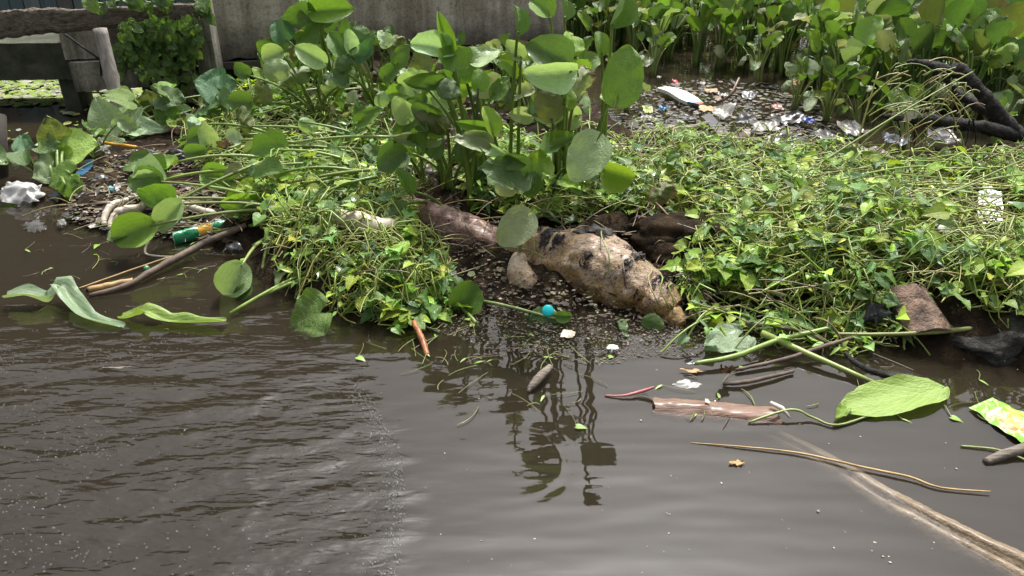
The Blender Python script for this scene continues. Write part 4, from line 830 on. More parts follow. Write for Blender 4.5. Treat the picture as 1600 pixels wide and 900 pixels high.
m, body_fn = lump([(776, 372, .085, .045), (796, 372, .09, .082), (826, 386, .09, .112), (862, 398, .088, .118), (892, 404, .092, .140), (930, 414, .092, .160), (965, 432, .078, .146), (996, 450, .06, .118), (1016, 462, .05, .098), (1036, 473, .04, .090), (1056, 484, .026, .055)], 150, 72, .19, 3.0, .92, folds)
part('body', m, M['crust'], tk)
m, limb_fn = lump([(612, 306, .12, .04), (632, 322, .13, .066), (665, 338, .125, .078), (700, 352, .115, .084), (735, 364, .10, .082), (762, 374, .09, .066), (790, 380, .085, .06)], 90, 44, .24, 11.0, 1.0, lambda v, a: 1 - .10 * math.exp(-((v - .45 - .04 * math.sin(a * 2)) / .02) ** 2) - .08 * math.exp(-((v - .7) / .025) ** 2))
part('limb', m, M['crust2'], tk)
m, _ = lump([(812, 400, .11, .03), (810, 416, .085, .046), (813, 430, .06, .062), (820, 444, .025, .076), (828, 454, -.012, .080), (832, 460, -.04, .06)], 48, 30, .10, 17.0)
part('stump', m, M['hide_pale'], tk)
m, _ = lump([(1035, 484, .01, .03), (1048, 492, .012, .045), (1058, 500, .005, .04), (1066, 508, 0, .02)], 24, 18, .35, 23.0); part('end_lump', m, M['crust'], tk)
# dark peeling flaps that follow the surface
def flap(cu, cv, du, dv, seed):
    """ragged dark scab: only the cells where the tear pattern is high are kept, lifted off the surface"""
    n = 44; vs_ = []; keep = []
    for j in range(n + 1):
        for i in range(n + 1):
            s_, t_ = (i / n - .5) * 2, (j / n - .5) * 2; u, v = cu + du * s_, min(.995, max(.005, cv + dv * t_)); p = body_fn(u, v); q_ = body_fn(u + .5, v); o_ = (p - q_).normalized()
            w_ = nz(s_ * 1.2 + seed, t_ * 1.9, seed) * .9 + nz(s_ * 3.2 + seed, t_ * 5.5, seed) * .6 + nz(s_ * 8, t_ * 14 + seed) * .35 + .12 - .6 * (s_ * s_ + t_ * t_) ** 1.5
            keep.append(w_ > 0); vs_.append(p + o_ * (.0015 + .020 * min(1, max(0, w_)) * (1 + nz(s_ * 6, t_ * 6, seed))))
    fs_ = [(a, a + 1, a + n + 2, a + n + 1) for j in range(n) for a in range(j * (n + 1), j * (n + 1) + n) if keep[a] and keep[a + 1] and keep[a + n + 2] and keep[a + n + 1]]
    if fs_: m = MB(); m.add(vs_, fs_); part('peeling_patch', m, M['peel'], tk)
# u: around (0.25 top), v: along
for i, a in enumerate([(.25, .27, .15, .10), (.17, .33, .10, .07), (.30, .46, .08, .16), (.21, .10, .09, .07), (.10, .52, .05, .04), (.22, .66, .09, .06), (.10, .80, .14, .03), (.24, .86, .1, .06)]): flap(*a, i * 5.3 + 2)
tw = MB(); a_ = body_fn(.17, .64); b_ = body_fn(.07, .70); o_ = Vector((0, -.02, .02)); tw.tube([a_ + o_ * .5, a_.lerp(b_, .5) + o_, b_ + o_ * .7], .004, 6); solo('twig', tw, M['stick'], 'short brown twig stuck on the swollen trunk', 'twig')

for k_, (v0, v1, c2) in enumerate([(.80, .97, (.3, .38, .08)), (.72, .9, (.36, .34, .12)), (.9, .99, (.26, .36, .08)), (.5, .62, (.3, .36, .1)), (.12, .3, (.33, .4, .1))]):
    P_ = [body_fn(.30 - .24 * f_, v0 + (v1 - v0) * f_ + .02 * math.sin(f_ * 7 + k_)) + Vector((0, -.004, .008 + .02 * math.sin(f_ * 3.1))) for f_ in [j / 8 for j in range(9)]]; m = MB(); m.tube(P_, .003, 6); o = solo('vine_strand', m, M['stalk'], ['pale green strand over the right end of the trunk', 'dry strand lying across the trunk before its right end', 'short green strand at the tip of the trunk', 'thin strand over the middle of the trunk', 'green strand over the left shoulder of the trunk'][k_], 'strand'); o.color = (*c2, 0)

# ================================================================== wood and sticks
def stick(name, pxs, rads, mat_, label, cat='stick', n=8, parts=None, color=None):
    m = MB(); P = [gp(x, y, z) for x, y, z in pxs]
    S = spline([(*p, r) for p, r in zip(P, rads if hasattr(rads, '__len__') else [rads] * len(P))], 6 * (len(P) - 1))
    m.tube([Vector(c[:3]) + Vector((nz(i * .5, 1.1), nz(i * .5, 4.1), nz(i * .5, 7.7))) * c[3] * .25 for i, c in enumerate(S)], [c[3] * (1 + .12 * nz(i * .9, c[0])) for i, c in enumerate(S)], n)
    o = solo(name, m, mat_, label, cat)
    if color: o.color = (*color, 0)
    return o
# floating hollow log
m = MB(); a_, b_ = gp(1022, 632, .0), gp(1218, 648, .0); d_ = b_ - a_; L_ = d_.length; ax = d_.normalized(); sx = ax.cross(Vector((0, 0, 1))).normalized()
def logp(u, v, r=.05, amp=.12):
    a = 2 * math.pi * u; p = a_ + d_ * v; q_ = sx * math.cos(a) + Vector((0, 0, 1)) * math.sin(a) * .8
    rg = 1 + amp * nz(v * 3, q_.x * 2, q_.z * 2 + q_.y) + amp * .7 * nz(v * 12, q_.x * 5, q_.z * 5); e = .02 * nz(q_.x * 4, q_.z * 5, 3.3)
    return p + q_ * r * rg + ax * ((e if v > .98 else 0) + (.025 * nz(q_.x * 5, q_.z * 4, 1) if v < .02 else 0)) + Vector((0, 0, -.024))
t = thing('floating_log', 'reddish brown hollow log floating in the lower right water', 'log', a_.lerp(b_, .5))
m.grid(logp, 28, 40); m.grid(lambda u, v: logp(u, 1, .05 - .012 * v), 28, 1); m.grid(lambda u, v: logp(1 - u, 1 - .3 * v, .038), 28, 4); m.grid(lambda u, v: logp(1 - u, 0, .05 * (1 - v)), 28, 2)
part('bark', m, M['bark'], t)
m = MB(); p = gp(1105, 626, .024); m.grid(lambda u, v: p + Vector(((u - .5) * .018 * (1 - .5 * v), (v - .5) * .022 + .006 * nz(u * 4, 2), .005 * nz(u * 3, v * 3))), 5, 3); part('peeled_chip', m, M['palestalk'], t)
m = MB(); p = gp(1207, 642, .02); m.tube([p + Vector((0, .03, .012)), p + Vector((.03, .0, .01)), p + Vector((.05, -.03, -.006))], [.006, .009, .003], 6); part('splinter', m, M['palestalk'], t)
# sunken log
m = MB(); ctrl = [(1130, 660, -.090, .034), (1215, 692, -.072, .042), (1300, 738, -.060, .048), (1380, 788, -.050, .052), (1450, 826, -.046, .055), (1540, 874, -.042, .060), (1660, 936, -.038, .064)]
S = spline([(*gp(x, y, z), r) for x, y, z, r in ctrl], 90)
def slog(u, v):
    i = min(int(round(v * 90)), 90); p = Vector(S[i][:3]); r = S[i][3]; t_ = (Vector(S[min(i + 1, 90)][:3]) - Vector(S[max(i - 1, 0)][:3])).normalized(); x = t_.cross(Vector((0, 0, 1))).normalized(); y = x.cross(t_); a = 2 * math.pi * u
    gr = -0.35 * math.exp(-((u - .20) / .025) ** 2)          # long split along the upper side
    return p + (x * math.cos(a) + y * math.sin(a)) * r * (1 + gr + .10 * nz(i * .12, u * 6.3, 2) + .05 * nz(i * .5, u * 20, 2))
m.grid(slog, 40, 90); m.grid(lambda u, v: Vector(S[0][:3]).lerp(slog(1 - u, 0), v), 40, 1)
solo('sunken_log', m, M['sunklog'], 'long pale log half sunken under the water at the lower right corner', 'log')
stick('dark_pole', [(140, 462, .0), (200, 445, .012), (262, 410, .03), (330, 375, .05), (385, 352, .09)], [.011, .014, .017, .018, .014], M['stick'], 'long dark wooden pole slanting from the bank into the left water', 'pole')
t = stick('cane', [(138, 453, .01), (170, 446, .014), (208, 438, .01)], [.014, .014, .012], M['dry'], 'short orange broken cane with a dark hollow end in the left water', 'cane', 10)
m = MB(); p = gp(137, 453, .01); m.tube([p + Vector((.006, 0, 0)), p - Vector((.004, 0, 0))], .0105, 10); part('hollow', m, M['char'], t)  # solid dark plug stands in for the shade inside the cane end
stick('dry_stem', [(120, 452, .004), (210, 420, .012), (270, 400, .014)], .004, M['dry'], 'thin yellowish stem lying behind the dark pole')
stick('yellow_cane', [(140, 220, .13), (175, 225, .14), (213, 230, .13)], [.009, .011, .011], plastic('yellow_cane', (0.62, 0.33, .03), .45), 'bright yellow orange cane above the rubbish heap on the left', 'cane')
stick('bent_root', [(232, 378, .035), (227, 390, .012), (232, 398, .006), (270, 402, .004)], .0055, M['palestalk'], 'thin pinkish bent root at the waterline below the round leaves', 'root')
for pxs, rd, lb in [([(162, 352, .03), (166, 332, .07), (180, 318, .09), (200, 313, .09)], [.012, .017, .018, .014], 'pale curved bleached stalk, outer one at the left of the rubbish heap'), ([(172, 358, .02), (180, 338, .06), (196, 328, .08), (225, 324, .08)], [.014, .022, .024, .02], 'pale curved bleached stalk, inner one under the round leaf'),
                    ([(265, 298, .10), (272, 308, .10), (290, 320, .09), (335, 334, .07)], [.014, .018, .02, .016], 'pinkish white bleached stalk behind the lying hyacinth stalks')]: stick('bleached_stalk', pxs, rd, M['palestalk'], lb, 'stalk', 10)
stick('bleached_log', [(526, 338, .23), (545, 345, .23), (575, 351, .225), (612, 357, .21)], [.035, .046, .048, .040], M['palestalk'], 'thick pale cream log showing through the creeper left of the reddish limb', 'log', 16)
stick('orange_stalk', [(646, 503, .04), (655, 520, .03), (662, 536, .015), (668, 556, -.005)], [.010, .012, .012, .009], M['redstalk'], 'orange brown rotten stalk dipping into the water', 'stalk')
stick('long_twig', [(1080, 692, .001), (1160, 698, .006), (1250, 708, .008), (1340, 728, .008), (1420, 745, .008), (1470, 762, .006), (1548, 768, .008)], [.0015, .0025, .0032, .0036, .0036, .0032, .002], M['dry'], 'long thin reddish twig floating across the sunken log', 'twig')
stick('pink_twig', [(945, 618, .002), (975, 618, .008), (1000, 612, .015), (1022, 605, .03)], [.003, .004, .006, .004], plastic('pink_twig', (.42, .13, .13), .5), 'short pinkish red twig floating left of the hollow log', 'twig')
stick('kinked_stem', [(1170, 660, .004), (1235, 640, .03), (1270, 652, .012), (1310, 664, .006), (1380, 640, .01)], [.004, .0045, .004, .004, .003], M['stalk'], 'thin kinked green stem running from hollow log to the floating taro leaf', 'stem', color=STL)
stick('cut_stalk', [(1085, 568, .02), (1150, 556, .03), (1220, 530, .045), (1300, 512, .07)], [.008, .010, .010, .008], M['stalk'], 'cut bright green stalk lying at the water right of the trunk', 'stalk', color=(.24, .36, .07))
stick('grey_branch', [(1150, 578, .01), (1230, 560, .02), (1290, 540, .04), (1330, 528, .06)], [.006, .008, .008, .006], M['stick'], 'straight pale brown branch in the water beside the cut green stalk', 'branch')
stick('brown_branch', [(1130, 600, .008), (1170, 596, .014), (1240, 580, .01)], [.007, .008, .006], M['stick'], 'short brown branch beside the rolled dead leaf', 'branch')
stick('dark_branch', [(1320, 552, .03), (1350, 575, .03), (1400, 590, .022), (1470, 602, .006)], [.008, .011, .011, .004], M['char'], 'dark curved branch pointing at the floating taro leaf', 'branch')
stick('brown_stick', [(1165, 505, .05), (1220, 512, .05), (1262, 520, .05), (1305, 542, .03)], [.011, .010, .009, .006], M['stick'], 'dark brown stick lying above the cut green stalk', 'stick')
stick('long_green_stem', [(1300, 522, .05), (1400, 522, .07), (1500, 515, .08), (1640, 495, .10)], [.006, .008, .010, .011], M['stalk'], 'long olive stem crossing in front of the grey rock', 'stem', color=(.25, .28, .08))
stick('grey_stick', [(1540, 722, .0), (1575, 708, .012), (1640, 690, .02)], [.012, .016, .016], M['oldwood'], 'grey driftwood stick at the right edge of the water', 'stick')
stick('thin_stem', [(1502, 697, .004), (1560, 703, .006), (1610, 722, .004)], .0035, M['stalk'], 'thin pale stem crossing the grey driftwood stick', 'stem', color=STL)
stick('broken_stick', [(825, 612, .0), (838, 595, .018), (860, 573, .02)], [.006, .016, .012], M['oldwood'], 'short splintered grey stick upright in the water below the trunk', 'stick')
stick('bamboo_stick', [(958, 213, .02), (1010, 208, .03), (1060, 203, .035), (1108, 194, .04)], [.022, .024, .024, .022], M['oldwood'], 'grey brown bamboo stick at the front of the littered pool', 'bamboo', 10)
stick('pool_twig', [(1120, 160, .03), (1140, 150, .12), (1155, 122, .22)], [.010, .010, .010], M['bark'], 'reddish twig rising out of the littered pool', 'twig')
stick('black_pipe', [(620, 268, .17), (650, 272, .18), (690, 278, .18), (722, 284, .16)], [.035, .036, .036, .034], plastic('black_pipe', (.015, .016, .018), .4), 'black pipe lying in the hollow behind the reddish limb', 'pipe', 14)
stick('black_hose', [(1330, 352, .14), (1380, 340, .16), (1430, 318, .17), (1455, 312, .17)], [.02, .028, .03, .026], plastic('black_hose', (.03, .032, .035), .45), 'black hose half hidden in the right creeper mat', 'hose', 12)
for i, (pxs, lb) in enumerate([([(655, 300, .16), (680, 290, .18), (700, 270, .22)], 'reddish brown rotten stem in the hollow, left one'), ([(668, 305, .15), (690, 298, .18), (705, 285, .2)], 'reddish brown rotten stem in the hollow, right one')]): stick('rotten_stem', pxs, .010, M['redstalk'], lb, 'stem')
# charred branches on the right
t = thing('charred_branch', 'thick charred black branch fork rising at the right edge', 'branch', at(1590, 225, 4.6))
def branch(P, R, name='limb', n=14):
    m = MB(); S = spline([(*at(x, y, Y), r) for (x, y, Y), r in zip(P, R)], 12 * (len(P) - 1)); m.tube([Vector(c[:3]) + Vector((nz(i * .35, 1), nz(i * .35, 3), nz(i * .35, 5))) * .008 for i, c in enumerate(S)], [c[3] * (1 + .12 * nz(i * .23, c[0] * 3)) for i, c in enumerate(S)], n); m.v = [tuple(Vector(q_) + Vector((nz(q_[0] * 38, q_[2] * 38, 1), nz(q_[0] * 38, q_[2] * 38, 5), nz(q_[0] * 38, q_[2] * 38, 9))) * (.007 if n > 6 else 0)) for q_ in m.v]; part(name, m, M['char'], t)
branch([(1640, 248, 4.5), (1590, 210, 4.55), (1555, 170, 4.6), (1522, 133, 4.65), (1500, 110, 4.7), (1482, 112, 4.72), (1450, 100, 4.8), (1418, 96, 4.9)], [.048, .044, .040, .037, .044, .040, .026, .010])
branch([(1590, 212, 4.55), (1540, 200, 4.5), (1470, 190, 4.45), (1420, 184, 4.4), (1380, 182, 4.4)], [.04, .036, .034, .028, .010], 'side_limb')
branch([(1565, 190, 4.6), (1520, 160, 4.75), (1490, 140, 4.85), (1478, 118, 4.85)], [.03, .03, .026, .02], 'side_limb')
for x0, x1 in ((1425, 1428), (1432, 1429), (1520, 1524), (1402, 1406), (1515, 1508)): branch([(x0, 186, 4.42), ((x0 + x1) / 2 + 2, 205, 4.42), (x1, 228, 4.42)], [.006, .005, .002], 'rootlet', 5)
# straw and stalks caught on the charred branch
m = MB()
for i in range(75):
    a_ = at(r2.uniform(1390, 1510), r2.uniform(100, 215), r2.uniform(4.2, 4.5)); b_ = a_ + Vector((r2.uniform(-.25, .25), r2.uniform(-.05, .05), r2.uniform(-.22, .05))); m.tube(bez(a_, a_.lerp(b_, .5) + Vector((0, 0, .06)), b_, 6), r2.uniform(.002, .004), 4, False, jit(r2.choice(((.38, .36, .12), (.34, .26, .12), (.3, .38, .09))), .2, r2))
stuff(part('caught_straw', m, M['cstalk'], t, True, True))
for px0, py0, px1, py1, Y, lb in [(1320, 250, 1490, 112, 4.3, 'long olive stalk leaning up to the charred branch tip'), (1325, 275, 1372, 112, 4.2, 'yellow bent dry stalk standing left of the charred branches'), (1230, 290, 1520, 112, 4.25, 'thin green stalk slanting across towards the charred branch'), (1140, 470, 1610, 245, 3.6, 'very long green stalk slanting across the right creeper mat'), (1500, 330, 1620, 268, 4.0, 'green stalk at the right edge above the white packet')]:
    a_, b_ = gm(px0, py0, .02), at(px1, py1, Y); m = MB(); m.tube(bez(a_, a_.lerp(b_, .5) + Vector((0, 0, .04)), b_, 12), [.0065 - .003 * k_ / 11 for k_ in range(12)], 6); o = solo('leaning_stalk', m, M['stalk'], lb, 'stalk'); o.color = (*((.36, .36, .08) if 'yellow' in lb else (.24, .32, .07)), 0)
# loose hyacinth stalks in the left mat
loose_st = [((395, 385, .05), (505, 330, .12)), ((360, 490, .01), (510, 412, .08)), ((372, 482, .01), (505, 425, .07)), ((330, 292, .1), (480, 330, .13)), ((410, 420, .03), (432, 330, .1)), ((300, 262, .14), (430, 215, .2)), ((420, 240, .16), (560, 260, .17)), ((690, 468, .05), (645, 405, .1)), ((705, 470, .04), (665, 400, .1)), ((495, 162, .2), (555, 165, .24)), ((350, 205, .18), (470, 190, .2)), ((365, 225, .15), (500, 225, .17)), ((480, 320, .15), (640, 330, .16)), ((420, 345, .1), (580, 325, .15)), ((455, 300, .16), (560, 305, .16)), ((325, 365, .03), (470, 345, .1)), ((1100, 330, .16), (1150, 250, .22)), ((1205, 320, .16), (1268, 262, .25)), ((1268, 262, .25), (1290, 300, .15)), ((1085, 480, .03), (1180, 500, .04)), ((1110, 440, .1), (1260, 475, .07)), ((1430, 400, .14), (1620, 440, .12)), ((1340, 420, .14), (1520, 340, .18))]
for i, (a, b) in enumerate(loose_st):
    a_, b_ = gp(*a), gp(*b); m = MB(); m.tube(bez(a_, a_.lerp(b_, .5) + Vector((0, r2.uniform(-.03, .03), .03)), b_, 8), [r2.uniform(.007, .010)] * 8, 7)
    o = solo('loose_stalk', m, M['stalk'], 'smooth light green hyacinth stalk lying over the left creeper' if a[0] < 800 else 'smooth green hyacinth stalk lying over the right creeper', 'stalk', 'loose stalks on the left mat' if a[0] < 800 else 'loose stalks on the right mat'); o.color = (*jit(r2.choice((STG, STL, (.28, .4, .08))), .1, r2), 0)
# rock, bark plank, tarp
def boulder(cpx, z, sz, mat_, name, label, cat, seed, amp=.3):
    c = gp(*cpx, z); m = MB()
    def fn(u, v):
        a, b = 2 * math.pi * u, math.pi * (v - .5); d_ = Vector((math.cos(a) * math.cos(b), math.sin(a) * math.cos(b), math.sin(b))); r = 1 + amp * nz(d_.x * 1.3 + seed, d_.y * 1.3, d_.z * 1.3) + amp * .4 * nz(d_.x * 4 + seed, d_.y * 4, d_.z * 4) + amp * .12 * nz(d_.x * 13, d_.y * 13, d_.z * 13 + seed)
        return c + Vector((d_.x * sz[0], d_.y * sz[1], d_.z * sz[2])) * r
    m.grid(fn, 48, 32); return solo(name, m, mat_, label, cat)
boulder((1560, 520), .03, (.22, .17, .10), M['rock'], 'grey_rock', 'rough dark grey rock at the right edge of the bank', 'rock', 4.2, .55)
boulder((1605, 548), .0, (.05, .07, .07), M['rock'], 'small_rock', 'small dark rock at the right edge beside the larger rock', 'rock', 9.2)
boulder((1075, 375), .14, (.26, .16, .10), M['mud'], 'mud_clump', 'dark rooty mud clump behind the right end of the trunk', 'clump', 6.1, .5)
boulder((735, 300), .14, (.22, .14, .09), M['mud'], 'mud_clump', 'dark mud clump in the hollow behind the reddish limb', 'clump', 2.1, .5)
m = MB(); c0, c1, c2, c3 = gp(1386, 452, .16), gp(1452, 458, .15), gp(1496, 522, .06), gp(1420, 526, .06)
def bk(u, v, o=0): 
    p = c0.lerp(c1, u).lerp(c3.lerp(c2, u), v); return p + Vector((0, -.02, .045)) * math.sin(math.pi * u) + Vector((0, -.004, .012)) * nz(u * 4, v * 5) + Vector((0, .006, -.014)) * o
m.grid(bk, 12, 14); m.grid(lambda u, v: bk(1 - u, v, 1), 12, 14); m.grid(lambda u, v: bk(u, 0, 1 - v), 12, 1); m.grid(lambda u, v: bk(1 - u, 1, 1 - v), 12, 1); m.grid(lambda u, v: bk(0, 1 - u, 1 - v), 14, 1); m.grid(lambda u, v: bk(1, u, 1 - v), 14, 1)
solo('bark_slab', m, M['barkplank'], 'curved brown bark slab lying left of the grey rock', 'bark')

# ================================================================== litter
def film(name, P, mat_, label, cat='litter', nu=16, nv=12, amp=.02, sharp=5, seed=0., dome=0., group=None, rag=.5):
    """crumpled sheet over four corners (photo x, y, height)"""
    c_ = [gp(*p) for p in P]; m = MB(); S = (c_[1] - c_[0]).length + (c_[3] - c_[0]).length
    rr_ = random.Random(int(seed * 97) + 5); fd = [(rr_.uniform(-1, 1), rr_.uniform(-1, 1), rr_.uniform(.15, .85), rr_.uniform(.15, .85), rr_.uniform(.4, 1)) for _ in range(sharp)]
    def fn(u, v):
        du_, dv_ = u - .5, v - .5; rr2 = max(abs(du_), abs(dv_)) * 2; an = math.atan2(dv_, du_); kk = 1 - rag * rr2 * (.35 + .65 * abs(nz(math.cos(an) * 1.9 + seed, math.sin(an) * 1.9, seed)) * 1.8) - rag * .5 * 4 * abs(du_ * dv_)
        p = c_[0].lerp(c_[1], .5 + du_ * kk).lerp(c_[3].lerp(c_[2], .5 + du_ * kk), .5 + dv_ * kk); z_ = sum(k_ * abs((u - x) * a + (v - y) * b) for a, b, x, y, k_ in fd) / max(1, sharp)
        z_ = z_ * 2.2 * amp + amp * .6 * nz(u * 4 + seed, v * 4, seed) + dome * math.sin(math.pi * u) * math.sin(math.pi * v)
        e = .35 * amp; return p + Vector((e * nz(v * 6, seed, u * 6), e * nz(u * 6, seed + 3, v * 6), z_))
    m.grid(fn, nu, nv); return solo(name, m, mat_, label, cat, group)
WH = plastic('white_film', (.62, .62, .60), .35, .25, .5); GR = plastic('grey_film', (.10, .10, .10), .35, .15, .6); BK = plastic('black_film', (.02, .022, .025), .3, 0, .3); BL = plastic('blue_plastic', (.03, .12, .24), .35, 0, .4); CLR = plastic('milky_film', (.2, .195, .18), .35, .2, .8); BRN = plastic('brown_film', (.12, .075, .06), .5, .1, .6)
film('white_bag', [(-12, 326, .0), (78, 324, .0), (80, 292, .06), (0, 286, .06)], WH, 'crumpled white plastic bag in the water at the left', 'bag', 30, 24, .05, 10, 1., .06, rag=.32)
film('blue_slipper', [(112, 274, .08), (130, 280, .08), (156, 250, .14), (138, 243, .14)], BL, 'dark blue plastic slipper sole in the left rubbish', 'slipper', 8, 12, .006, 2, 2., rag=.3)
for i, (P, mt, lb, am) in enumerate([([(170, 262, .09), (285, 268, .08), (278, 240, .13), (190, 244, .13)], GR, 'large crumpled grey plastic sheet on the rubbish heap', .05), ([(138, 248, .1), (178, 262, .1), (176, 226, .16), (142, 228, .16)], CLR, 'crumpled greyish white plastic scrap above the blue slipper', .05), ([(135, 290, .06), (180, 292, .06), (175, 272, .09), (140, 276, .08)], GR, 'grey plastic scrap at the front of the rubbish heap', .03),
    ([(250, 262, .1), (320, 266, .1), (310, 240, .15), (262, 238, .15)], BK, 'black plastic sheet under the creeper at the top of the rubbish heap', .05), ([(105, 330, .02), (160, 340, .02), (158, 318, .04), (112, 312, .04)], BRN, 'dark reddish brown plastic scrap at the water left of the heap', .02), ([(340, 398, .02), (388, 402, .02), (385, 378, .05), (348, 378, .05)], BK, 'black plastic scrap below the end of the dark pole', .02),
    ([(84, 358, .004), (108, 360, .004), (108, 342, .025), (88, 344, .02)], CLR, 'small milky plastic scrap floating left of the heap', .015), ([(20, 368, -.02), (85, 370, -.02), (78, 342, -.004), (38, 340, -.004)], GR, 'murky plastic sheet just under the water at the left', .01),
    ([(690, 445, .03), (722, 448, .03), (720, 422, .06), (696, 420, .06)], WH, 'small white and black ring shaped scrap left of the trunk', .02), ([(655, 440, .05), (700, 450, .04), (700, 412, .08), (662, 410, .08)], BK, 'black plastic tatters under the reddish limb', .03), ([(560, 435, .02), (1, 1, 0), (1, 1, 0), (1, 1, 0)], None, '', 0),
    ([(1325, 522, .03), (1412, 528, .02), (1412, 478, .10), (1335, 478, .10)], BK, 'black plastic bag beneath the bark slab', .05), ([(60, 318, 0), (108, 322, 0), (104, 300, .04), (70, 298, .04)], BK, 'black plastic scrap beside the white bag', .02)]):
    if mt: film('plastic_scrap', P, mt, lb, 'plastic', 18, 14, am, 8, 3 + i * 1.7, am)
film('white_packet', [(1526, 358, .20), (1570, 355, .20), (1568, 298, .25), (1524, 296, .25)], plastic('foil_white', (.88, .88, .86), .3, 0, .28), 'torn white packet standing upright in the right creeper', 'packet', 14, 20, .012, 4, 40., rag=.2)
film('packet_flap', [(1532, 304, .25), (1558, 306, .25), (1552, 284, .27), (1530, 280, .27)], plastic('foil_flap', (.6, .6, .58), .3, 0, .5), 'torn silver flap above the white packet', 'packet', 8, 8, .01, 3, 41.)
film('yellow_wrapper', [(646, 412, .06), (676, 412, .05), (676, 394, .09), (648, 393, .09)], plastic('yellow_wrap', (.75, .42, .02), .3, 0, .3), 'crumpled yellow snack wrapper under the reddish limb', 'wrapper', 14, 10, .03, 6, 44.)
film('blue_wrapper', [(672, 406, .07), (684, 405, .07), (683, 397, .08), (673, 397, .08)], plastic('blue_wrap', (.02, .2, .5), .3, 0, .3), 'small blue scrap beside the yellow wrapper', 'wrapper', 8, 6, .01, 4, 45.)
def disc(name, px, z, r, h, mat_, label, tilt=(0, 0)):
    c = gp(*px, z); m = MB(); R = Matrix.Rotation(tilt[0], 3, 'X') @ Matrix.Rotation(tilt[1], 3, 'Y'); prof = [(0, h), (r * .8, h), (r, h * .7), (r, 0), (r * .9, 0), (r * .88, h * .6), (0, h * .6)]; n = 18
    m.grid(lambda u, v: c + R @ Vector((prof[int(round(v * 6))][0] * math.cos(-6.2832 * u), prof[int(round(v * 6))][0] * math.sin(-6.2832 * u), prof[int(round(v * 6))][1])), n, 6); return solo(name, m, mat_, label, 'cap')
disc('bottle_cap', (856, 486), .055, .024, .014, plastic('turquoise', (.0, .55, .58), .35, 0, .05), 'round turquoise bottle cap resting on the dark leaf in front of the trunk', (.9, 0))
disc('bottle_cap', (432, 437), .002, .020, .008, plastic('teal_cap', (.03, .2, .17), .4, 0, .2), 'dark teal disc floating left of the brown rotting leaf', (.1, 0))
disc('bottle_cap', (229, 420), .004, .014, .012, plastic('green_cap', (.02, .14, .05), .4, 0, .2), 'small green cap floating behind the dark pole', (.6, .5))
disc('bottle_cap', (172, 296), .09, .018, .014, plastic('sky_cap', (.10, .42, .62), .35, 0, .2), 'light blue bottle cap in the left rubbish heap', (.3, 1.2))
film('white_scrap', [(175, 302, .08), (192, 303, .08), (190, 284, .11), (178, 284, .11)], WH, 'white plastic neck beside the light blue cap', 'plastic', 8, 8, .02, 5, 50.)
film('paper_card', [(872, 528, .006), (896, 530, .006), (902, 518, .014), (880, 514, .014)], plastic('card', (.62, .52, .42), .6, 0, .5), 'small dirty printed paper card floating below the trunk', 'paper', 8, 6, .006, 3, 51., rag=.15)
film('foam_scrap', [(942, 552, .006), (968, 554, .006), (972, 540, .012), (946, 537, .012)], plastic('foam', (.78, .77, .73), .6, 0, .2), 'white foam scrap floating in front of the trunk', 'foam', 8, 8, .01, 3, 52., .012)
film('plastic_scrap', [(1040, 608, -.012), (1108, 612, -.012), (1100, 592, -.004), (1046, 592, -.002)], CLR, 'milky plastic film just under the water above the hollow log', 'plastic', 10, 8, .006, 3, 53.)
film('wood_chip', [(1054, 582, .004), (1110, 586, .003), (1106, 578, .008), (1058, 570, .012)], M['dry'], 'tan wood chip floating above the hollow log', 'wood', 10, 6, .006, 3, 54.)
film('dead_leaf', [(1118, 590, .02), (1148, 592, .0), (1150, 574, .07), (1120, 576, .05)], plastic('dead_leaf', (.12, .07, .035), .5, .2, .3), 'rolled brown dead leaf standing in the water beside the hollow log', 'leaf', 12, 10, .03, 4, 55.)
film('dead_leaf', [(1065, 572, .02), (1090, 574, .02), (1086, 562, .03), (1068, 561, .03)], BK, 'small black curled leaf floating above the tan wood chip', 'leaf', 8, 6, .012, 4, 56.)
film('root_tuft', [(1132, 728, .004), (1170, 730, .003), (1166, 718, .006), (1138, 716, .006)], M['dry'], 'small tan tuft of roots floating in the open water', 'tuft', 10, 8, .008, 5, 57.)
film('dark_strip', [(140, 578, .004), (225, 577, .004), (222, 570, .012), (150, 572, .01)], M['oldwood'], 'thin grey brown strip floating in the rippled left water', 'strip', 14, 4, .01, 4, 58.)
# sweet packet: green with an orange picture, floating at the right edge
pk = thing('snack_packet', 'bright green snack packet with orange and red print floating at right edge', 'packet', gp(1560, 655, .005)); c_ = [gp(1519, 640, .008), gp(1596, 692, .008), gp(1640, 662, .012), gp(1556, 624, .014)]
N = NT('packet_print'); uvn = N.n('TexCoord').outputs['UV']; sp = N.n('SeparateXYZ', {'Vector': uvn})
def ell(cx_, cy_, rx, ry): 
    return N.math('LESS_THAN', N.math('ADD', N.math('POWER', N.math('DIVIDE', N.math('SUBTRACT', sp.outputs['X'], cx_), rx), 2.0), N.math('POWER', N.math('DIVIDE', N.math('SUBTRACT', sp.outputs['Y'], cy_), ry), 2.0)), 1.0)
cc = N.mix(N.noise(3, uvn, 2), (.11, .33, .015), (.2, .42, .035))
cc = N.mix(N.math('GREATER_THAN', N.math('SINE', N.math('MULTIPLY', N.math('ADD', sp.outputs['X'], N.math('MULTIPLY', sp.outputs['Y'], .6)), 24.0)), .85), cc, (.36, .58, .14))
for e_, c2 in ((ell(.62, .40, .25, .30), (.62, .20, .06)), (ell(.60, .46, .21, .24), (.62, .45, .12)), (ell(.58, .50, .15, .15), (.75, .32, .04)), (ell(.60, .52, .07, .07), (.85, .7, .1)), (ell(.42, .84, .18, .10), (.72, .34, .08)), (ell(.42, .85, .12, .05), (.85, .62, .2)), (ell(.25, .4, .05, .3), (.5, .62, .3))): cc = N.mix(e_, cc, c2)
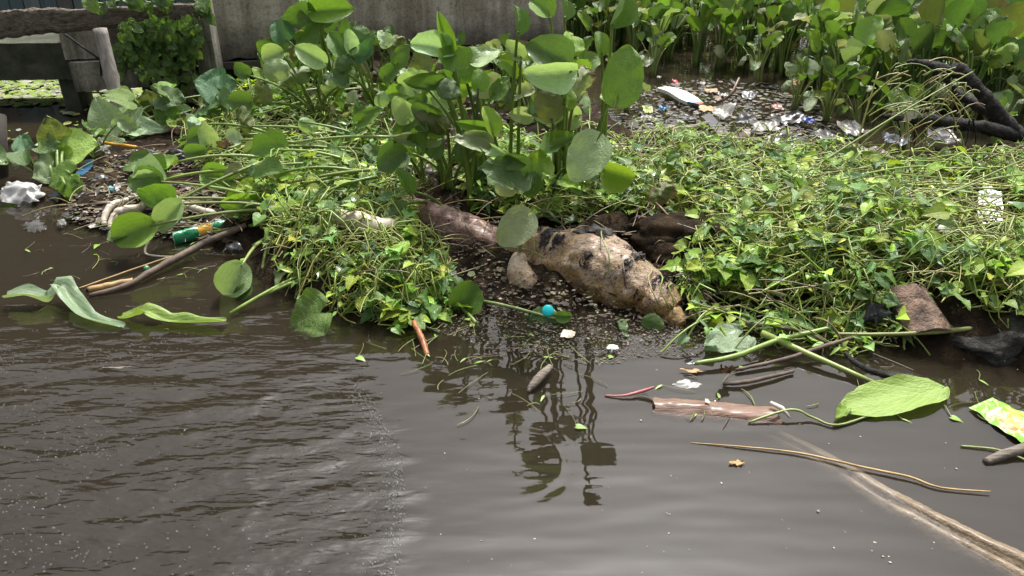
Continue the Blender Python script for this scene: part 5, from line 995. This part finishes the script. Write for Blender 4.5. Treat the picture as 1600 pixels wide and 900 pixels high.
pmat = N.done(N.n('BsdfPrincipled', {'Base Color': cc, 'Roughness': .3, 'Normal': N.n('Bump', {'Height': N.noise(12, uvn, 4), 'Strength': .4, 'Distance': .01})}))
m = MB(); m.grid(lambda u, v: c_[0].lerp(c_[1], u).lerp(c_[3].lerp(c_[2], u), v) + Vector((0, 0, .010 * nz(u * 4, v * 4) + .010 * math.sin(math.pi * u) * math.sin(math.pi * v))), 20, 16); part('print_face', m, pmat, pk)
m = MB(); m.grid(lambda u, v: c_[0].lerp(c_[3], u) + (c_[0] - c_[1]).normalized() * (.012 * v) + Vector((0, 0, .002 * math.sin(u * 60))), 24, 2); part('crimped_edge', m, plastic('crimp', (.22, .48, .06), .3, 0, .1), pk)
# green drink bottle
bt = thing('green_bottle', 'clear green plastic drink bottle with yellow label lying under the dark pole', 'bottle', gp(330, 365, .02)); b0, b1 = gp(270, 374, .015), gp(378, 345, .055); ax = (b1 - b0); Lb = ax.length; ax = ax.normalized(); sx = ax.cross(Vector((0, 0, 1))).normalized(); sy = sx.cross(ax)
def lathe(prof, n=20, nm='bottle_body', mat_=None, par=None):
    m = MB(); k_ = len(prof) - 1; m.grid(lambda u, v: b0 + ax * (Lb * prof[int(round(v * k_))][0]) + (sx * math.cos(6.28318 * u) + sy * math.sin(6.28318 * u)) * prof[int(round(v * k_))][1], n, k_); return part(nm, m, mat_, par or bt)
N = NT('green_pet'); v_ = N.n('TexCoord').outputs['Object']; N.p = N.n('BsdfPrincipled', {'Base Color': (.05, .5, .22), 'Roughness': .12, 'Transmission Weight': .55, 'IOR': 1.4, 'Normal': N.n('Bump', {'Height': N.noise(28, v_, 2), 'Strength': .5, 'Distance': .01})}); gpet = N.done(N.p)
bb_ = lathe([(0, .004), (.01, .024), (.03, .032), (.06, .034), (.15, .033), (.17, .031), (.19, .034), (.34, .034), (.36, .031), (.58, .031), (.60, .034), (.70, .033), (.80, .024), (.87, .014), (.93, .0125), (.935, .016), (.945, .016), (.95, .0125), (.97, .012)], 22, 'bottle_body', gpet)
lathe([(.375, .0322), (.40, .0328), (.55, .0328), (.575, .0322)], 22, 'label_band', plastic('bottle_label', (.72, .40, .04), .35, 0, .25), bb_); lathe([(.955, .0005), (.955, .0155), (1.0, .0155), (1.005, .0005)], 16, 'cap', plastic('bottle_cap_green', (.02, .28, .12), .35, 0, .1))

# pieces in the pool between the bank and the stand
film('plank_scrap', [(1096, 182, .05), (1124, 214, .05), (1140, 208, .06), (1108, 176, .06)], plastic('dark_board', (.035, .037, .042), .6, 0, .3), 'dark flat board lying at the end of the bamboo stick', 'board', 6, 8, .004, 2, 60., rag=.05)
sl = thing('foam_sole', 'white foam shoe sole with blue and red end floating in the pool', 'sole', gp(1065, 150, .02)); p0, p1 = gp(1034, 136, .06), gp(1096, 160, .05); dd = p1 - p0; wv = Vector((-dd.y, dd.x, 0)).normalized(); m = MB(); m2 = MB(); m3 = MB()
def sole(u, v, o=0.): 
    w_ = .075 * (half_w(.05 + .9 * v, .35) * (1 - .18 * math.sin(v * 6.28))); return p0 + dd * v + wv * ((u - .5) * 2 * w_) + Vector((0, 0, .02 * math.sin(v * 5) * .6 - o))
m.grid(lambda u, v: sole(u, v * .82), 8, 16); m.grid(lambda u, v: sole(1 - u, v * .82, .025), 8, 16); m.grid(lambda u, v: sole(0, v * .82, .025 * u), 1, 16); m.grid(lambda u, v: sole(1, v * .82, .025 * (1 - u)), 1, 16)
part('sole', m, plastic('foam_white', (.82, .80, .76), .6, 0, .2), sl); m2.grid(lambda u, v: sole(u, .82 + .1 * v) + Vector((0, 0, .003)), 6, 4); part('blue_band', m2, plastic('band_blue', (.15, .42, .7), .5, 0, .2), sl); m3.grid(lambda u, v: sole(u, .9 + .1 * v) + Vector((0, 0, .004)), 6, 4); part('red_tip', m3, plastic('tip_red', (.65, .12, .07), .5, 0, .2), sl)
WH = plastic('dirty_white_film', (.36, .35, .33), .4, .15, .85)
PC = [((1036, 172, .03), .10, .05, BL, 'crumpled blue plastic cup in the pool left of the white bag', .05), ((1012, 174, .02), .12, .06, plastic('yellowgreen', (.5, .58, .2), .4, .2, .4), 'pale yellow green plastic scrap left of the blue cup', .03), ((1130, 178, .05), .22, .11, WH, 'crumpled white plastic bag at the right of the pool', .06), ((1112, 142, .01), .16, .05, M['dry'], 'tan floating leaf behind the foam sole', .015),
      ((1055, 128, .01), .06, .04, plastic('crimson', (.6, .05, .09), .4, 0, .2), 'small crimson scrap left of the tan floating leaf', .02), ((1098, 130, .01), .07, .03, WH, 'small white scrap behind the tan leaf', .01), ((1105, 170, .02), .18, .06, M['dry'], 'flat brown leaf in front of the foam sole', .02), ((1010, 185, .01), .12, .05, CLR, 'milky plastic scrap at the left of the pool', .02), ((1075, 185, .01), .18, .06, GR, 'grey plastic strip in the middle of the pool', .03),
      ((1130, 150, .01), .13, .06, CLR, 'crumpled clear plastic right of the tan leaf', .03), ((1170, 150, .02), .16, .08, GR, 'grey film beside the reddish pool twig', .03), ((1215, 168, .02), .12, .05, plastic('pinkish', (.5, .25, .22), .4, .1, .4), 'faded pink scrap at the right side of the pool', .02), ((1232, 188, .03), .35, .10, BK, 'dark shiny plastic sheet at the right side of the pool', .05), ((1262, 190, .04), .14, .05, plastic('deepblue', (.03, .06, .3), .35, 0, .3), 'deep blue wrapper beside the dark plastic sheet', .03), ((1195, 200, .02), .3, .1, CLR, 'large milky film at the front right of the pool', .04),
      ((1165, 190, .02), .2, .08, GR, 'dull grey scrap near the white bag', .04), ((1245, 130, .05), .1, .06, plastic('orange_peel', (.6, .3, .16), .5, 0, .3), 'small orange brown scrap below the stand', .03), ((1290, 215, .04), .2, .1, GR, 'crumpled grey film right of the deep blue wrapper', .04), ((1090, 210, .02), .12, .03, plastic('pink_tube', (.5, .3, .26), .5, 0, .4), 'pinkish strip under the bamboo stick', .02), ((1145, 222, .03), .3, .1, BRN, 'brown soggy sheet in front of the white bag', .05), ((1030, 120, .01), .06, .03, CLR, 'tiny pale scrap at the back of the pool', .01),
      ((1330, 205, .06), .25, .12, CLR, 'torn whitish film at the foot of the stand', .05), ((1400, 225, .06), .25, .1, plastic('bluewhite', (.2, .22, .28), .35, 0, .7), 'pale bluish film under the charred branch', .05), ((1218, 224, .06), .28, .1, BK, 'black scrap at the back edge of the right mat', .04), ((1360, 250, .08), .3, .14, BRN, 'brown soggy sheet below the charred branch', .05), ((1470, 215, .06), .3, .12, GR, 'crumpled grey film behind the side limb', .05), ((1425, 178, .33), .10, .05, plastic('cardwhite', (.7, .68, .66), .4, 0, .2), 'white printed scrap caught on the charred side limb', .02)]
for i, (c0, wx, wy, mt, lb, am) in enumerate(PC):
    if c0[2] < .3: wx *= .72; wy *= .75
    c = gp(*c0); a = r2.uniform(-.5, .5); ux = Vector((math.cos(a), math.sin(a), 0)) * wx / 2; uy = Vector((-math.sin(a), math.cos(a), .25)) * wy; m = MB(); rr_ = random.Random(i)
    if c0[2] > .3: c = at(c0[0], c0[1], 4.36); uy = Vector((0, -.01, .05))
    fd = [(rr_.uniform(-1, 1), rr_.uniform(-1, 1), rr_.uniform(.2, .8), rr_.uniform(.2, .8)) for _ in range(6)]
    m.grid(lambda u, v: c + ux * (u - .5) * 2 * (1 - .5 * abs(nz(v * 3, i * 1.3))) + uy * (v - .5) * 2 * (1 - .5 * abs(nz(u * 3, i * 2.3))) + Vector((0, 0, am * (sum(abs((u - x) * p_ + (v - y) * q_) for p_, q_, x, y in fd) / 3 + .5 * nz(u * 4, v * 4, i)) - .005)), 14, 10)
    solo('litter_scrap', m, mt, lb, 'litter')

# ================================================================== fine stuff: flecks, straw, foam
def flecks(name, label, n, pick, smin, smax, cols, zlo, zhi, longp=.3):
    m = MB()
    for _ in range(n):
        p = pick(); 
        if p is None: continue
        s_ = r2.uniform(smin, smax) * (1 if r2.random() < .8 else 1.8); a = r2.uniform(0, 6.28); asp = r2.uniform(.08, .2) if r2.random() < longp else r2.uniform(.35, .9); ux = Vector((math.cos(a), math.sin(a), r2.uniform(-.15, .15))) * s_; uy = Vector((-math.sin(a), math.cos(a), r2.uniform(-.2, .2))) * s_ * asp; z_ = Vector((0, 0, r2.uniform(zlo, zhi)))
        k_ = r2.randint(4, 6); m.add([p + z_ + ux * math.cos(6.28 * q_ / k_) * r2.uniform(.7, 1.1) + uy * math.sin(6.28 * q_ / k_) * r2.uniform(.7, 1.1) for q_ in range(k_)], [tuple(range(k_))], None, jit(r2.choice(cols), .3, r2))
    stuff(link(name, m.mesh(name, M['vc'], False, None, True)), label, 'debris')
DC = [(.08, .058, .038), (.14, .10, .06), (.035, .028, .02), (.2, .155, .095), (.27, .23, .17), (.045, .036, .028), (.11, .12, .04)]
ZS = np.array([(690, 470), (800, 485), (930, 495), (1080, 505), (1220, 530), (1180, 560), (1040, 555), (950, 570), (860, 560), (760, 545), (690, 520), (620, 505)], float)
ZP = np.array([(960, 190), (1000, 140), (1080, 125), (1200, 130), (1290, 175), (1340, 225), (1330, 250), (1200, 238), (1080, 232), (970, 222)], float)
ZL = np.array([(100, 345), (130, 270), (200, 235), (310, 245), (330, 290), (380, 340), (380, 385), (250, 372), (170, 365)], float)
def zpick(Zp, z=0.0): return lambda: gp(*in_px(Zp), z)
flecks('floating_debris', 'fine brown scum and plant bits floating in front of the trunk', 3400, zpick(ZS), .0015, .0065, [(.05, .036, .022), (.09, .065, .04), (.03, .022, .016), (.13, .10, .065), (.2, .165, .115), (.04, .03, .022), (.07, .075, .03)], .001, .003)
flecks('floating_debris', 'dirty scum of small scraps floating on the pool', 2600, zpick(ZP), .004, .028, DC + [(.28, .26, .24), (.04, .04, .045), (.03, .03, .03), (.16, .16, .16)], .004, .02, .2)
flecks('rubbish_bits', 'fine dark rubbish and leaf bits covering the left heap', 2600, lambda: gm(*in_px(ZL)), .005, .022, DC + [(.4, .4, .4), (.12, .07, .05), (.03, .03, .03)], .002, .03, .3)
flecks('leaf_litter', 'dead brown leaf bits on the dark bank around the trunk', 3200, lambda: gm(*in_px([(600, 260), (760, 260), (860, 320), (1040, 330), (1110, 360), (1110, 500), (1040, 510), (760, 490), (660, 450), (600, 380)])), .004, .016, DC, .0, .03, .5)
flecks('leaf_litter', 'dead leaf bits covering the dark back of the bank below the wall', 3600, lambda: gm(*in_px([(330, 150), (600, 100), (800, 112), (930, 160), (985, 218), (1330, 245), (1600, 235), (1650, 300), (1300, 290), (960, 290), (700, 290), (400, 230)])), .006, .03, DC + [(.14, .17, .05), (.2, .22, .08)], .0, .03, .4)
flecks('open_water_bits', 'sparse pale specks drifting on the open water', 120, lambda: gp(r2.uniform(640, 1600), r2.uniform(560, 900)), .001, .004, [(.4, .38, .3), (.3, .3, .2), (.5, .5, .46)], .002, .003, .4)
m = MB()
for _ in range(520):                                         # dry strands over bank and rubbish
    z_ = r2.choice((ZA, ZB, ZB, ZL, [(600, 260), (760, 260), (860, 320), (1110, 350), (1110, 480), (1040, 400), (700, 400)])); a_ = gm(*in_px(z_)) + Vector((0, 0, r2.uniform(.01, .10))); an = r2.uniform(0, 6.28); l_ = r2.uniform(.08, .35); b_ = a_ + Vector((math.cos(an) * l_, math.sin(an) * l_ * .8, r2.uniform(-.03, .05)))
    m.tube(bez(a_, a_.lerp(b_, .5) + Vector((r2.uniform(-.05, .05), 0, r2.uniform(0, .05))), b_, 7), r2.uniform(.0012, .003), 4, False, jit(r2.choice(((.36, .28, .15), (.22, .15, .08), (.42, .36, .16), (.14, .09, .05), (.34, .34, .10))), .2, r2))
stuff(link('dry_strands', m.mesh('dry_strands', M['cstalk'], True, None, True)), 'dry brown and yellow strands tangled over the bank', 'debris')
m = MB()
for _ in range(105):                                         # thin weed bits floating off the front edge
    x, y = r2.choice(((r2.uniform(690, 1010), r2.uniform(540, 640)), (r2.uniform(1020, 1560), r2.uniform(560, 660)), (r2.uniform(40, 400), r2.uniform(370, 440)), (r2.uniform(560, 860), r2.uniform(520, 580)))); a_ = gp(x, y, .004); an = r2.uniform(0, 6.28); l_ = r2.uniform(.03, .16)
    b_ = a_ + Vector((math.cos(an), math.sin(an), 0)) * l_; m.tube(bez(a_, a_.lerp(b_, .5) + Vector((r2.uniform(-.03, .03), r2.uniform(-.03, .03), .006)), b_, 7), r2.uniform(.0008, .002), 4, False, jit(r2.choice(((.22, .29, .06), (.28, .26, .09), (.18, .22, .06), (.15, .1, .06))), .2, r2))
    if r2.random() < .3: ax_ = Vector((math.cos(an + 1), math.sin(an + 1), .1)); s_ = r2.uniform(.02, .04); lobe_leaf(m, frame(b_, b_ + ax_ * s_, 0, s_ * .8, Vector((0, 0, 1))), r2.choice((1, 3)), jit(CG[0], .2, r2), .05)
stuff(link('floating_weed', m.mesh('floating_weed', M['cstalk'], True, None, True)), 'thin green and yellow weed floating along the front of the bank', 'weed')
# roots hanging in the dark hollows of the bank
m = MB()
for _ in range(240):
    a_ = gm(*in_px([(980, 340), (1090, 350), (1120, 420), (1080, 470), (1040, 420)])) + Vector((0, -.03, r2.uniform(.0, .09))); b_ = a_ + Vector((r2.uniform(-.08, .08), r2.uniform(-.1, .0), r2.uniform(-.12, .02))); m.tube(bez(a_, a_.lerp(b_, .5) + Vector((0, 0, .03)), b_, 6), r2.uniform(.001, .003), 4, False, jit(r2.choice(((.05, .035, .025), (.12, .085, .05), (.02, .017, .015))), .2, r2))
stuff(link('hanging_roots', m.mesh('hanging_roots', M['cstalk'], True, None, True)), 'dark fibrous roots behind the right end of the trunk', 'roots')
# foam bubbles along the wake
N = NT('foam_bubble'); fm = N.done(N.n('BsdfPrincipled', {'Base Color': (.30, .30, .29), 'Roughness': .08, 'Alpha': .3}))
m = MB()
def bubble(p, r):
    vs_ = [p + Vector((0, 0, r * .7))]; 
    for k_ in range(6): vs_.append(p + Vector((r * .72 * math.cos(k_ * 1.0472), r * .72 * math.sin(k_ * 1.0472), r * .5)))
    for k_ in range(6): vs_.append(p + Vector((r * math.cos(k_ * 1.0472), r * math.sin(k_ * 1.0472), -.001)))
    m.add(vs_, [(0, 1 + k_, 1 + (k_ + 1) % 6) for k_ in range(6)] + [(1 + k_, 7 + k_, 7 + (k_ + 1) % 6, 1 + (k_ + 1) % 6) for k_ in range(6)])
def wx_at(y): return float(np.interp(y, wk[:, 1], wk[:, 0]))
for _ in range(520):
    y = r2.uniform(1.4, 2.3); x = wx_at(y) - abs(r2.gauss(0, .05)); bubble(Vector((x, y, .003)), r2.uniform(.0012, .0038))
for _ in range(420):
    px, py = r2.uniform(-20, 600), 470 + 440 * r2.random() ** .8; bubble(gp(px, py, .002), r2.uniform(.0012, .0036) * (1.5 if r2.random() < .12 else 1))
for _ in range(420):
    c_ = r2.choice(((60, 640), (60, 860), (30, 780), (250, 540), (120, 700), (10, 560), (180, 560))); bubble(gp(c_[0] + r2.gauss(0, 45), c_[1] + r2.gauss(0, 14), .002), r2.uniform(.0012, .0035))
stuff(link('foam', m.mesh('foam', fm)), 'small white foam bubbles along the wake in the left water', 'foam')
# duckweed on the water beyond the footbridge
m = MB()
for _ in range(6000):
    x = r2.uniform(-6.2, -2.6); y = r2.uniform(5.95, 7.6) if r2.random() < .88 else r2.uniform(4.9, 5.95)
    if y < 5.95 and nz(x * 1.5, y * 6) < .15: continue
    p = Vector((x, y, .004)); s_ = r2.uniform(.01, .05); c_ = jit(r2.choice(((.26, .38, .05), (.18, .30, .05), (.34, .42, .10), (.42, .42, .36))), .25, r2); a = r2.uniform(0, 6)
    m.add([p + Vector((s_ * math.cos(a + k_ * 1.2566) * r2.uniform(.6, 1.2), s_ * math.sin(a + k_ * 1.2566), r2.uniform(0, .01))) for k_ in range(5)], [(0, 1, 2, 3, 4)], None, c_)
stuff(link('duckweed', m.mesh('duckweed', M['vc'], False, None, True)), 'bright duckweed floating on the water beyond the footbridge', 'duckweed')
